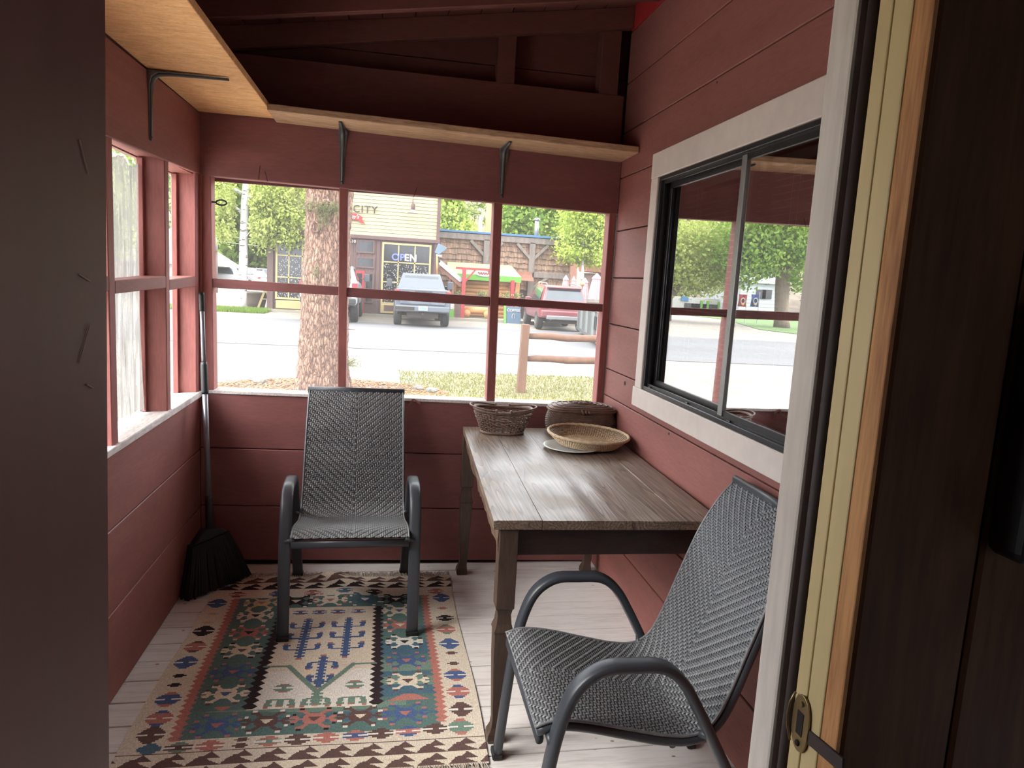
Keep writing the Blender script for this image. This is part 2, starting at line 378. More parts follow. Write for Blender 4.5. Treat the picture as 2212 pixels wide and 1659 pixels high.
# blinds hanging behind the glass
M_blind = paint('white_blind_slat', srgb(226,222,214), .5, .04, 4)
slat0 = None
for nm, ya, yb, lab in (('window_blind',1.60,2.235,'white slatted blind behind the right window pane, nearest the door'),('window_blind',2.32,2.95,'white slatted blind behind the left window pane, nearest the table corner')):
    bl = thing(nm, (R+.09, (ya+yb)/2, 1.1), label=lab, cat='blind', group='window blinds')
    hr = MB().box(-.014,.014,-(yb-ya)/2,(yb-ya)/2,.825,.852).build('headrail', M_blind, bl, local=True, bevel=.003, seg=1)
    if slat0 is None:
        b = MB(); w = (yb-ya)/2-.006
        b.hexa([(-.007,-w,-.0026),(.007,-w,.0004),(.007,w,.0004),(-.007,w,-.0026),(-.007,-w,-.0008),(.007,-w,.0020),(.007,w,.0020),(-.007,w,-.0008)])
        slat0 = b.build('slat', M_blind, bl, local=True); slat0.location = (0,0,.80)
        first = slat0; k0 = 1
    else: k0 = 0
    for k in range(k0, 35): share(slat0, 'slat', (0,0,.80-.0225*k), bl)
    for yc in (-.2, -.16, .16, .2): MB().tube([(0,yc,.83),(0,yc,.01)], .0011, 5).build('cord', M_blind, bl, local=True)
    MB().box(-.012,.012,-(yb-ya)/2,(yb-ya)/2,-.005,.008).build('bottom_rail', M_blind, bl, local=True)
# the dim room behind that window
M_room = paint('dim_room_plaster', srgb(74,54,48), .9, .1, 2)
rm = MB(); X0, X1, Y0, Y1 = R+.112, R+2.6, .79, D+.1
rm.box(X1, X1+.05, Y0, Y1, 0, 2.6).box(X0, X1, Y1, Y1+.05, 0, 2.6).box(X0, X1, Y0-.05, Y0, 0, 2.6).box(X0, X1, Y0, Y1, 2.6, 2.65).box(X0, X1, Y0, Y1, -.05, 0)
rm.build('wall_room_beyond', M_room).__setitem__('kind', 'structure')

# ---- left wall: low boards, open framing with screens
wl_ = thing('wall_left', (L, 0, 0), kind='structure', label='red boarded left wall of the porch with open stud window bays')
for za, zb in ((.004,.312),(.3155,.602),(.606,.868)):
    MB().box(L-.02, L, .787, D, za, zb).build('board', M_red_x, wl_, bevel=.003, seg=1)
MB().box(L-.05, L-.0205, .787, D+.02, 0, .85).build('backing', M_gap, wl_)
MB().box(L-.1, L+.012, D-.011, D+.09, .878, 1.92).build('corner_post', M_red_v, wl_)
MB().box(L-.122, L-.104, .787, D+.1, -.28, .868).build('outer_cladding', M_red_x, wl_)
MB().hexa([(L-.13,.787,.85),(L+.012,.787,.85),(L+.012,D,.868),(L-.13,D,.868),(L-.13,.787,.862),(L+.012,.787,.868),(L+.012,D,.898),(L-.13,D,.892)]).build('sill', M_sill, wl_, bevel=.003, seg=1)
posts = [(3.553,3.605),(3.10,3.15),(2.503,2.556),(1.94,1.99),(1.38,1.43),(.82,.87)]
for ya, yb in posts:
    MB().box(L-.1, L, ya, yb, .878, 1.92).build('post', M_red_v, wl_, bevel=.003, seg=1)
for k in range(5):
    ya, yb = posts[k+1][1], posts[k][0]
    MB().hexa([(L-.09,ya,1.385),(L,ya,1.388),(L,yb,1.398),(L-.09,yb,1.395),(L-.09,ya,1.428),(L,ya,1.431),(L,yb,1.446),(L-.09,yb,1.443)]).build('rail', M_red_x, wl_, bevel=.003, seg=1)
    MB().box(L-.1, L-.076, yb-.02, yb, .89, 1.9).build('stop_strip', M_red_v, wl_, bevel=.002, seg=1)
    MB().box(L-.098, L-.0972, ya, yb, .885, 1.9).build('screen', M_screen, wl_)
MB().hexa([(L-.012,.787,1.83),(L+.006,.787,1.83),(L+.006,D,1.913),(L-.012,D,1.913),(L-.012,.787,2.16),(L+.006,.787,2.16),(L+.006,D,2.19),(L-.012,D,2.19)]).build('header_board', M_red_x, wl_, bevel=.003, seg=1)
MB().box(L-.1, L-.012, .787, D, 1.905, 2.2).build('lintel', M_red_x, wl_)
MB().box(L-.012, L+.002, .787, D, 2.192, 2.46).build('board', M_red_x, wl_, bevel=.003, seg=1)
MB().box(L-.122, L-.104, .787, D+.1, 1.9, 2.5).build('outer_cladding', M_red_x, wl_)

# ---- ceiling: shed roof on rafters
ce = thing('ceiling', (0,0,2.6), kind='structure', label='sloping board ceiling on rafters')
def rz_(x): return 2.592+.157*x
def raft(y0, y1):
    xa, xb = L-.35, R
    return MB().hexa([(xa,y0,rz_(xa)),(xb,y0,rz_(xb)),(xb,y1,rz_(xb)),(xa,y1,rz_(xa)),(xa,y0,rz_(xa)+.1),(xb,y0,rz_(xb)+.1),(xb,y1,rz_(xb)+.1),(xa,y1,rz_(xa)+.1)])
for y0 in (D-.035, 3.19, 2.78, 2.37, 1.96, 1.55, 1.14):
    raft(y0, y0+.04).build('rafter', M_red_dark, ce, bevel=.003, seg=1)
x = R+.0
while x > L-.42:
    xa, xb = x-.152+.004, x
    MB().hexa([(xa,.787,rz_(xa)+.1),(xb,.787,rz_(xb)+.1),(xb,D+1.0,rz_(xb)+.1),(xa,D+1.0,rz_(xa)+.1),(xa,.787,rz_(xa)+.12),(xb,.787,rz_(xb)+.12),(xb,D+1.0,rz_(xb)+.12),(xa,D+1.0,rz_(xa)+.12)]).build('deck_board', M_red_dark, ce, bevel=.003, seg=1)  # unseen rear overhang, lengthened to cut skylight through the end window
    x -= .152
xa, xb = L-.45, R+.2
MB().hexa([(xa,.5,rz_(xa)+.122),(xb,.5,rz_(xb)+.122),(xb,D+1.02,rz_(xb)+.122),(xa,D+1.02,rz_(xa)+.122),(xa,.5,rz_(xa)+.15),(xb,.5,rz_(xb)+.15),(xb,D+1.02,rz_(xb)+.15),(xa,D+1.02,rz_(xa)+.15)]).build('roofing', M_gap, ce)

# ---- doorway the photograph is taken from
JX, JL = .48, -.283
wf = thing('wall_front', (0,.7,0), kind='structure', label='house wall around the doorway')
MB().box(JX+.06, R+.1, .66, .785, -.05, 3.1).build('wall_core', M_red_b, wf)
MB().box(L-.12, JL-.045, .66, .785, -.05, 3.1).build('wall_core', M_red_b, wf)
MB().box(JL-.045, JX+.06, .66, .785, 2.2, 3.1).build('wall_core', M_red_b, wf)
d1 = thing('door_1', (JX, .7, 0), kind='structure', label='cream painted door frame with white outer casing')
MB().box(JX, JX+.1, .739, .787, -.02, 2.2).build('outer_casing', M_white_post, d1, bevel=.004)
MB().box(JX+.012, JX+.1, .703, .739, -.02, 2.2).build('weather_strip', M_rubber, d1, bevel=.004)
MB().tube([(JX+.010,.722,0),(JX+.010,.722,2.2)], .008, 10).build('seal', M_rubber, d1, smooth=True)
MB().box(JX, JX+.1, .681, .703, -.02, 2.2).build('jamb', M_cream, d1, bevel=.002)
MB().box(JX, JX+.1, .651, .6795, -.02, 2.2).build('jamb', M_cream, d1, bevel=.002)
M_pine_edge = grain('raw_pine_edge', srgb(200,146,92), srgb(150,96,54), 4, (10,10,.8), .7, 1.0, contrast=(.32,.62), spots=(srgb(96,60,40), (9,9,2.2), .07))
MB().box(JX+.0005, JX+.006, .6228, .6505, -.02, 2.2).build('casing_edge', M_pine_edge, d1, bevel=.002)
M_plank = grain('dark_knotty_pine', srgb(108,68,40), srgb(70,40,24), 3, (7,7,.7), .5, 2.5, contrast=(.3,.66), spots=(srgb(34,18,12), (6.5,6.5,2.6), .10), rnd=1)
x = JX+.0065
for w in (.135,.15,.14,.16):
    MB().box(x, x+w-.003, .623, .645, -.02, 2.4).build('plank', M_plank, wf, bevel=.004, seg=1); x += w
MB().box(JL-.145, JL-.045, .66, .787, -.02, 2.2).build('jamb', M_cream, d1, bevel=.002)
MB().box(JL-.045, JX, .66, .787, 2.12, 2.2).build('head_jamb', M_cream, d1)
MB().box(JL, JX, .62, .80, -.03, .012).build('threshold', M_pine_edge, d1, bevel=.004)
# strike plate on the jamb
M_brass = paint('worn_brass', srgb(150,132,92), .35, .2, 20, metal=.8)
p = aX(1730, 1560, JX-.001)
st = thing('strike_plate', tuple(p), label='worn brass strike plate screwed to the cream door jamb', cat='strike plate')
pts = [(.016*math.cos(a)-.002, .034*math.copysign(abs(math.sin(a))**.7, math.sin(a))) for a in [2*math.pi*i/20 for i in range(20)]]
MB().prism([(q[0], q[1]) for q in pts], 0, -.0025, 0).build('plate', M_brass, st, local=True, bevel=.0006)
MB().box(-.0032,-.0024,-.008,.004,-.014,.014).build('latch_hole', M_gap, st, local=True, bevel=.001)
MB().lathe([(.004,0),(.003,.0016)], (0,0,0), 10).build('screw', M_brass, st, local=True).location = (-.003,-.002,.024)
MB().lathe([(.004,0),(.003,.0016)], (0,0,0), 10).build('screw', M_gap, st, local=True).location = (-.003,-.002,-.024)
for ch in st.children:
    if ch.name.startswith('screw'): ch.rotation_euler = (0,-math.pi/2,0)
MB().tube([(-.003,.012,-.03),(-.005,.017,-.015),(-.006,.018,0),(-.005,.017,.015),(-.003,.012,.03)], .0016, 6).build('lip', M_brass, st, local=True, smooth=True)
q1 = aX(1748,1592,JX-.001); q2 = aX(1822,1655,JX-.001)
MB().bar(q1, q2, .003, .016, (0,0,1)).build('scuff', M_rubber, d1)
# open door leaf on the left
M_leaf = paint('brown_red_door_paint', srgb(104,62,58), .5, .1, 1.2, (3,3,.6), fine=.06, bump=.05)
door = thing('door_2', (-.25,.694,0), kind='structure', label='open brown-red door leaf at the left edge')
hx = [(-.243,1.90),(-.2505,1.40),(-.2557,1.0)]
def lx(z): return -.2503-.0163*(1.40-z)*1.0
b = MB(); 
b.hexa([(lx(0)-.045,-.10,.012),(lx(0),-.10,.012),(lx(0),.694,.012),(lx(0)-.045,.694,.012),(lx(2.1)-.045,-.10,2.1),(lx(2.1),-.10,2.1),(lx(2.1),.694,2.1),(lx(2.1)-.045,.694,2.1)])
b.build('leaf', M_leaf, door, bevel=.003)
M_scratch = paint('pale_scratch', srgb(176,140,132), .7, .2, 30)
for (a, c) in (((190,700),(168,785)),((160,300),(180,375)),((165,592),(190,608)),((185,830),(200,838))):
    xs = lx(1.4)
    A = aX(a[0], a[1], xs); A.x = lx(A.z)+.0008; B = aX(c[0], c[1], xs); B.x = lx(B.z)+.0008
    MB().bar(A, B, .0010, .0006, (1,0,0)).build('scratch', M_scratch, door)
for z in (.3,1.05,1.62):
    MB().tube([(lx(z)-.02,.70,z-.045),(lx(z)-.02,.70,z+.045)], .006, 10).build('hinge', M_black, door, smooth=True)
# black box on the dark pine wall
p = aY(2155,1205,.60)
bx = thing('wall_box', (p.x,.60,p.z), label='black box mounted on the dark pine wall at the right edge', cat='wall box')
MB().box(0,.12,-.03,.022,0,.26).build('housing', M_black, bx, local=True, bevel=.012, seg=3)
MB().box(.014,.106,-.034,-.0295,.02,.24).build('cover', M_black, bx, local=True, bevel=.003)
# the dim hall the camera stands in
M_hall = paint('hall_pine', srgb(92,60,38), .7, .15, 2)
rm = MB(); X0, X1, Y0, Y1 = -1.6, 2.2, -2.2, .655
rm.box(X0-.05,X0,Y0,Y1,0,2.5).box(X1,X1+.05,Y0,Y1,0,2.5).box(X0,.5,Y0-.05,Y0,0,2.5).box(.95,X1,Y0-.05,Y0,0,2.5).box(.5,.95,Y0-.05,Y0,0,1.3).box(.5,.95,Y0-.05,Y0,1.75,2.5).box(X0,X1,Y0,Y1,2.5,2.55).box(X0,X1,Y0,Y1-.04,-.06,-.02)  # rear wall opening added to let daylight onto the plank wall
rm.box(X0, JL-.1, .655, .66, 0, 2.5)
rm.build('wall_hall', M_hall).__setitem__('kind','structure')

# ---- shelves and brackets
b = MB().hexa([(L+.003,.85,2.185),(-.555,.85,2.185),(-.555,3.60,2.19),(L+.003,3.60,2.19),(L+.003,.85,2.213),(-.555,.85,2.213),(-.555,3.60,2.218),(L+.003,3.60,2.218)])
b.v = [(x+(.004*math.sin(37*y) if x > -.6 else 0), y, z) for x, y, z in b.v]
sh1 = b.build('shelf_board', M_shelf, None, bevel=.002, seg=1); tag(sh1, 'wide rough orange-tan plank shelf along the left wall', 'shelf')
b = MB().hexa([(-.553,3.36,2.176),(R-.004,3.345,2.138),(R-.004,D-.005,2.134),(-.553,D-.005,2.176),(-.553,3.36,2.206),(R-.004,3.345,2.168),(R-.004,D-.005,2.164),(-.553,D-.005,2.206)])
sh2 = b.build('shelf_board', M_shelf_b, None, bevel=.003, seg=1); tag(sh2, 'narrow weathered shelf board above the end window', 'shelf')
def bracket(loc, dir_, arm, leg, lab):
    """stamped L bracket; dir_ = unit vector away from the wall"""
    rz = math.atan2(dir_[1], dir_[0])
    t = thing('shelf_bracket', loc, rz, label=lab, cat='bracket', group='shelf brackets')
    path = [(.003,0,-leg),(.004,0,-.09),(.006,0,-.05),(.014,0,-.022),(.034,0,-.008),(.07,0,-.004),(arm,0,-.003)]
    w = [.009,.015,.019,.022,.019,.015,.008]; b = MB(); 
    vs = []; fs = []
    for (x,y,z), h in zip(path, w): vs += [(x,-h,z),(x,h,z)]
    n = len(path); base = [( -v[0]*0 , 0, 0) for v in vs]
    back = []
    for i,(x,y,z) in enumerate(path):
        bx_, bz_ = (0.0005, z) if i < 3 else ((.0005, -.0005) if i == 3 else (x, -.0005))
        back += [(bx_,-w[i],bz_),(bx_,w[i],bz_)]
    V = vs+back; k = len(vs)
    for i in range(n-1):
        a = 2*i; fs += [(a,a+1,a+3,a+2),(k+a,k+a+2,k+a+3,k+a+1),(a,a+2,k+a+2,k+a),(a+1,k+a+1,k+a+3,a+3)]
    fs += [(0,k,k+1,1),(2*n-2,2*n-1,k+2*n-1,k+2*n-2)]
    b.add(V, fs).build('plate', M_steel, t, local=True, smooth=False, bevel=.0015)
    rib = MB(); rib.tube([(x+.002 if i < 3 else x+.001, 0, z-(.002 if i > 3 else 0)) for i,(x,y,z) in enumerate(path)], [.004,.007,.009,.011,.009,.007,.004], 8).build('rib', M_steel, t, local=True, smooth=True)
    for z in (-leg+.012, -.075):
        o = MB().lathe([(.0045,0),(.003,.002)], (0,0,0), 10).build('screw', M_dark_metal, t, local=True); o.location = (.0075 if z < -.08 else .011, 0, z); o.rotation_euler = (0, math.pi/2, 0)
    return t
bracket((L+.006, 2.905, 2.184), (1,0), .275, .245, 'dark steel L bracket under the wide plank shelf on the left wall')
bracket((-.247, D-.008, 2.168), (0,-1), .20, .25, 'grey steel L bracket above the tree trunk, under the end shelf')
bracket((.527, D-.008, 2.15), (0,-1), .20, .235, 'grey steel L bracket under the end shelf nearest the house wall')
# screw eye
p = aY(455,436,D+.02); q = aY(484,438,D+.02)
e = thing('screw_eye', tuple(p), label='rusty screw eye in the left window post', cat='screw eye')
MB().tube([(-.02,0,0),(.026,0,0)], .0042, 8).build('shank', M_black, e, local=True, smooth=True)
MB().tube([(.048+.023*math.cos(a), 0, .012*math.sin(a)) for a in [2*math.pi*i/20 for i in range(20)]], .004, 8, closed=True).build('eye', M_black, e, local=True, smooth=True)
# torn net curtain in the left window
M_net = see_through('grey_net_cloth', (.30,.295,.28), .62, uneven=((1,60,4), .25, .85))
g = MB(); ny, nz = 26, 50; ya, yb = 2.575, 3.085
for j in range(nz+1):
    z = .90+(1.865-.90)*j/nz
    for i in range(ny+1):
        y = ya+(yb-ya)*i/ny; low = max(0, 1.35-z)
        x = L-.088+.006*math.sin(y*70+z*2)+.018*low*math.sin(y*38+z*5)+.02*max(0,.2-abs(y-2.86))*math.sin(z*9)
        g.v.append((x, y, z+.012*math.sin(y*31)*(j == nz)))
for j in range(nz):
    for i in range(ny):
        a = j*(ny+1)+i; g.f.append((a,a+1,a+ny+2,a+ny+1)); g.m.append(0)
cu = g.build('curtain', M_net, None, smooth=True, recalc=False); tag(cu, 'torn grey net curtain hanging in the left window', 'curtain')
cu.modifiers.new('thick','SOLIDIFY').thickness = .0012
# ================================================================== furniture
# ---- table
def oak():
    m, n, l, p = material('weathered_oak')
    t = N(n,'ShaderNodeTexCoord'); mp = N(n,'ShaderNodeMapping'); mp.inputs['Scale'].default_value = (1,.065,1); mp.inputs['Rotation'].default_value = (0,0,-.03); l.new(t.outputs['Object'], mp.inputs[0])
    no = N(n,'ShaderNodeTexNoise'); no.inputs['Scale'].default_value = 5; no.inputs['Detail'].default_value = 2; l.new(mp.outputs[0], no.inputs['Vector'])
    ml = N(n,'ShaderNodeMath', operation='MULTIPLY'); ml.inputs[1].default_value = 46; l.new(no.outputs['Fac'], ml.inputs[0])
    fr = N(n,'ShaderNodeMath', operation='FRACT'); l.new(ml.outputs[0], fr.inputs[0])
    # fine pores
    mp2 = N(n,'ShaderNodeMapping'); mp2.inputs['Scale'].default_value = (150,5,150); l.new(t.outputs['Object'], mp2.inputs[0])
    n2 = N(n,'ShaderNodeTexNoise'); n2.inputs['Scale'].default_value = 1; n2.inputs['Detail'].default_value = 4; l.new(mp2.outputs[0], n2.inputs['Vector'])
    n3 = N(n,'ShaderNodeTexNoise'); n3.inputs['Scale'].default_value = 4; n3.inputs['Detail'].default_value = 4; l.new(t.outputs['Object'], n3.inputs['Vector'])
    r1 = N(n,'ShaderNodeValToRGB'); r1.color_ramp.elements[0].position = 0; r1.color_ramp.elements[0].color = (*srgb(112,94,82),1); r1.color_ramp.elements[1].position = 1; r1.color_ramp.elements[1].color = (*srgb(116,98,84),1)
    e = r1.color_ramp.elements.new(.82); e.color = (*srgb(142,124,108),1); e = r1.color_ramp.elements.new(.93); e.color = (*srgb(66,53,46),1)
    l.new(fr.outputs[0], r1.inputs[0])
    mr = N(n,'ShaderNodeMapRange'); mr.inputs[1].default_value = .35; mr.inputs[2].default_value = .62; mr.inputs[3].default_value = .52; mr.inputs[4].default_value = 1.12; l.new(n2.outputs['Fac'], mr.inputs[0])
    mu = N(n,'ShaderNodeMix', data_type='RGBA', blend_type='MULTIPLY'); mu.inputs[0].default_value = 1; l.new(r1.outputs[0], mu.inputs[6]); l.new(mr.outputs[0], mu.inputs[7])
    mr3 = N(n,'ShaderNodeMapRange'); mr3.inputs[1].default_value = .56; mr3.inputs[2].default_value = .72; mr3.inputs[4].default_value = .5; l.new(n3.outputs['Fac'], mr3.inputs[0])
    m3 = N(n,'ShaderNodeMix', data_type='RGBA'); m3.inputs[7].default_value = (*srgb(166,140,104),1); l.new(mr3.outputs[0], m3.inputs[0]); l.new(mu.outputs[2], m3.inputs[6])
    l.new(m3.outputs[2], p.inputs['Base Color']); p.inputs['Roughness'].default_value = .42
    r4 = N(n,'ShaderNodeMapRange'); r4.inputs[1].default_value = .3; r4.inputs[2].default_value = .7; r4.inputs[3].default_value = .30; r4.inputs[4].default_value = .50; l.new(n3.outputs['Fac'], r4.inputs[0]); l.new(r4.outputs[0], p.inputs['Roughness'])
    bp = N(n,'ShaderNodeBump'); bp.inputs['Strength'].default_value = .25; bp.inputs['Distance'].default_value = .002
    ad = N(n,'ShaderNodeMath', operation='ADD'); l.new(n2.outputs['Fac'], ad.inputs[0]); l.new(fr.outputs[0], ad.inputs[1]); l.new(ad.outputs[0], bp.inputs['Height']); l.new(bp.outputs[0], p.inputs['Normal'])
    return m
M_oak = oak()
M_oak_leg = grain('brown_oak_leg', srgb(84,66,54), srgb(54,41,34), 4, (9,9,1), .5, 1.5, contrast=(.3,.66))
tb = thing('dining_table', (.38,2.12,0), label='dark weathered oak table against the house wall', cat='table')
zt = .765
c_ = [(.338,2.106),(1.1,2.098),(1.128,3.53),(.383,3.53)]
seams = [0,.205,.43,.64,.83,1]     # glued top boards
for k in range(5):
    a, b2 = seams[k], seams[k+1]
    P = lambda s, e: (c_[0][0]+(c_[1][0]-c_[0][0])*s, c_[0][1]+(c_[1][1]-c_[0][1])*s) if e == 0 else (c_[3][0]+(c_[2][0]-c_[3][0])*s, c_[3][1]+(c_[2][1]-c_[3][1])*s)
    g = .0003
    q = [P(a+(g if k else 0),0),P(b2-g,0),P(b2-g,1),P(a+(g if k else 0),1)]
    MB().hexa([(x,y,zt-.03) for x,y in q]+[(x,y,zt+random.uniform(-.0005,.0003)) for x,y in q]).build('top_board', M_oak, tb, bevel=.0025 if k in (0,4) else .0006, seg=2)
M_apron = grain('dark_oak_apron', srgb(62,46,38), srgb(40,30,26), 4, (2,9,9), .5, 1.5)
MB().box(.40,1.06,2.135,2.157,.640,zt-.03).build('apron', M_apron, tb, bevel=.002)
MB().box(.43,1.08,3.465,3.487,.640,zt-.03).build('apron', M_apron, tb, bevel=.002)
M_bark = grain('rough_carved_edge', srgb(112,86,68), srgb(66,48,38), 10, (6,1.4,3), .7, 4, bump=.8)
b = MB(); n = 40; vs = []; fs = []
for i in range(n+1):
    f = i/n; y = 2.13+f*1.36; x = .362+.042*f+.002*math.sin(f*23)+random.uniform(-.004,.004); zb = .650+.003*math.sin(f*9)+random.uniform(-.003,.003)
    vs += [(x,y,zb),(x-.004+random.uniform(-.005,.003),y,.69),(x,y,zt-.03),(x+.03,y,zt-.03),(x+.03,y,zb)]
for i in range(n):
    for j in range(5):
        a = i*5+j; c2 = i*5+(j+1) % 5; fs.append((a,c2,c2+5,a+5))
fs += [(0,1,2,3,4),tuple(n*5+j for j in (4,3,2,1,0))]
b.add(vs, fs).build('apron', M_bark, tb, label='apron with a rough wavy face')
MB().box(1.085,1.107,2.16,3.47,.64,zt-.03).build('apron', M_apron, tb)
prof = [(zt-.03,.030,0),(.50,.030,0),(.468,.030,0),(.464,.026,0),(.445,.022,0),(.415,.025,0),(.396,.031,0),(.388,.033,0),(.384,.030,0),(.30,.0285,0),(.16,.0225,0),(.075,.019,0),(.05,.020,-.002),(.03,.026,-.006),(.012,.027,-.007),(0,.024,-.006)]
for lx_, ly_ in ((.392,2.143),(.412,3.492),(1.068,3.478),(1.07,2.143)):
    b = MB(); vs = []; fs = []
    for z, h, dx in prof:
        for sx, sy in ((-1,-1),(1,-1),(1,1),(-1,1)): vs.append((lx_+sx*h+dx, ly_+sy*h+dx*.5, z))
    for i in range(len(prof)-1):
        for j in range(4): fs.append((i*4+j, i*4+(j+1) % 4, i*4+4+(j+1) % 4, i*4+4+j))
    fs += [(0,1,2,3), tuple(len(prof)*4-1-j for j in range(4))]
    b.add(vs, fs).build('leg', M_oak_leg, tb, bevel=.002)

# ---- woven stacking chairs (local: front foot line at y = 0, back towards +y)
def smooth_path(P, n):
    P = [Vector(p) for p in P]; out = []
    Q = [P[0]*2-P[1]]+P+[P[-1]*2-P[-2]]
    for i in range(1, len(Q)-2):
        for k in range(n):
            t = k/n; a, b, c, d = Q[i-1:i+3]
            out.append(.5*((2*b)+(c-a)*t+(2*a-5*b+4*c-d)*t*t+(3*b-a-3*c+d)*t**3))
    out.append(P[-1]); return out
PROF = smooth_path([(0,.0,.432),(0,.05,.446),(0,.13,.438),(0,.24,.412),(0,.34,.390),(0,.415,.388),(0,.465,.420),(0,.50,.49),(0,.545,.62),(0,.60,.77),(0,.655,.87),(0,.70,.925)], 8)
cum = [0]
for a, b in zip(PROF[:-1], PROF[1:]): cum.append(cum[-1]+(b-a).length)
SL = cum[-1]
def on_prof(s):
    s = max(0, min(SL, s))
    i = max(0, min(len(cum)-2, int(np.searchsorted(cum, s))-1)); f = (s-cum[i])/(cum[i+1]-cum[i])
    p = PROF[i].lerp(PROF[i+1], f); t = (PROF[i+1]-PROF[i]).normalized(); nrm = Vector((0,-t.z,t.y))
    return p, t, nrm
def half_w(s): return .238-.014*max(0, s-.45)/.75
def sling_pt(s, x01, h):
    p, t, nrm = on_prof(s); return (x01*half_w(s), p.y+nrm.y*h, p.z+nrm.z*h)
def make_chair(loc, rz, lab):
    ch = thing('woven_chair', loc, rz, label=lab, cat='chair', group='woven porch chairs')
    fr = smooth_path([(0,0,0),(0,.018,.20),(0,.035,.36),(0,.058,.475),(0,.092,.553),(0,.15,.595),(0,.225,.600),(0,.30,.595),(0,.355,.555),(0,.40,.485),(0,.455,.385),(0,.56,.19),(0,.655,0)], 5)
    for sx in (-1, 1):
        b = MB(); b.tube([(sx*.262, p.y, p.z) for p in fr], 1, 14, flat=(.0245,.0135,(1,0,0),.6))
        b.build('side_frame', M_frame, ch, local=True, smooth=True)
        MB().box(sx*.262-.026,sx*.262+.026,-.017,.015,0,.02).build('foot_cap', M_black, ch, local=True, bevel=.004)
        MB().box(sx*.262-.026,sx*.262+.026,.638,.668,0,.02).build('foot_cap', M_black, ch, local=True, bevel=.004)
        b = MB(); b.tube([(sx*(half_w(s)-.008), sling_pt(s,0,-.016)[1], sling_pt(s,0,-.016)[2]) for s in np.linspace(0, SL, 60)], .0125, 10)
        b.build('seat_rail', M_frame, ch, local=True, smooth=True)
        p, t, nn = on_prof(.03)
        MB().tube([(sx*.262,.035,.405),(sx*.225,.035,.415)], .010, 10).build('bolt', M_frame, ch, local=True, smooth=True)
        MB().tube([(sx*.262,.442,.402),(sx*.225,.43,.385)], .010, 10).build('bolt', M_frame, ch, local=True, smooth=True)
    MB().tube([(-.235,.012,.402),(.235,.012,.402)], 1, 12, flat=(.016,.010,(0,0,1),.7)).build('front_crossbar', M_frame, ch, local=True, smooth=True)
    MB().tube([(-.235,.36,.365),(.235,.36,.365)], .011, 10).build('rear_crossbar', M_frame, ch, local=True, smooth=True)
    a = on_prof(SL)[0]
    MB().tube([(-.232,a.y+.004,a.z),(.232,a.y+.004,a.z)], 1, 12, flat=(.016,.010,(0,0,1),.7)).build('top_bar', M_frame, ch, local=True, smooth=True)
    # sling: dark ground sheet plus every strand float as relief
    g = MB(); ns = 80
    for i in range(ns+1):
        s = SL*i/ns
        for h in (-.001, -.006):
            g.v.append(sling_pt(s,-.985,h)); g.v.append(sling_pt(s,.985,h))
    for i in range(ns):
        k = i*4; g.f += [(k,k+1,k+5,k+4),(k+2,k+6,k+7,k+3),(k,k+4,k+6,k+2),(k+1,k+3,k+7,k+5)]; g.m += [0]*4
    sl = g.build('sling', M_weave_base, ch, local=True, smooth=True)
    w = MB(); nc, nr = 54, int(SL/.0076); dx = 2/nc; ds = SL/nr
    def patch(i0, i1, j0, j1, vert):
        nu, nv = (3, 5) if vert else (5, 3)
        k = len(w.v)
        for b_ in range(nv):
            fv = b_/(nv-1)
            for a_ in range(nu):
                fu = a_/(nu-1)
                across = abs((fu if vert else fv)*2-1); along = abs((fv if vert else fu)*2-1)
                h = .0040-.0026*across**2-.0040*along**3
                x = -1+dx*(i0+(i1-i0)*(.06+.88*fu if vert else fu)); s_ = ds*(j0+(j1-j0)*(fv if vert else .06+.88*fv))
                w.v.append(sling_pt(s_, max(-1,min(1,x)), h))
        for b_ in range(nv-1):
            for a_ in range(nu-1):
                q = k+b_*nu+a_; w.f.append((q,q+1,q+nu+1,q+nu)); w.m.append(0 if vert else 1)
    for i in range(nc):
        c = abs(i-nc/2+.5)
        for j in range(-3, nr):
            if (j-int(c)) % 4 == 0:
                a0, a1 = max(0, j-.15), min(nr, j+2.15)
                if a1 > a0+.4: patch(i, i+1, a0, a1, True)
    for j in range(nr):
        i = 0
        while i < nc:
            def hz(i_): return (j-int(abs(i_-nc/2+.5))) % 4 >= 2
            if hz(i):
                e = i
                while e < nc and hz(e) and e-i < 3: e += 1
                patch(i-.1, e+.1, j, j+1, False); i = e
            else: i += 1
    w.build('weave', [M_weave, M_weave_shade], sl, local=True, smooth=True, recalc=False, kind='stuff', label='grey herringbone weave')
    for sx in (-1, 1):
        b = MB(); b.tube([sling_pt(s, sx*.985, .0008) for s in np.linspace(0, SL, 90)], .0042, 6).build('edge_binding', M_weave, sl, local=True, smooth=True)
    return ch
make_chair((-.127,2.842,.004), .03, 'grey woven chair standing on the rug facing the doorway')
make_chair((.382,1.795,0), -math.pi/2, 'grey woven chair backed against the house wall at the near table end')

# ---- kilim rug, woven pattern cell by cell
RX0, RX1, RY0, RY1, CE = -.775, .352, 2.015, 3.46, .004
nx, ny = int((RX1-RX0)/CE), int((RY1-RY0)/CE)
PAL = [srgb(224,211,190), srgb(96,122,118), srgb(184,122,112), srgb(84,104,144), srgb(58,48,50), srgb(104,82,78), srgb(120,144,130), srgb(230,225,215), srgb(84,112,128), srgb(206,184,144), srgb(218,206,188)]
CREAM, GREEN, REDC, BLUE, BLACK, BROWN, LGREEN, WHITE, TEAL, GOLD, TAN = range(11)
xs = RX0+CE*(np.arange(nx)+.5); ys = RY0+CE*(np.arange(ny)+.5)
GX, GY = np.meshgrid(xs, ys)
img = np.full((ny, nx), TAN)
def put(mask, c): img[mask] = c
def rect(x0, x1, y0, y1, c): put((GX >= x0) & (GX < x1) & (GY >= y0) & (GY < y1), c)
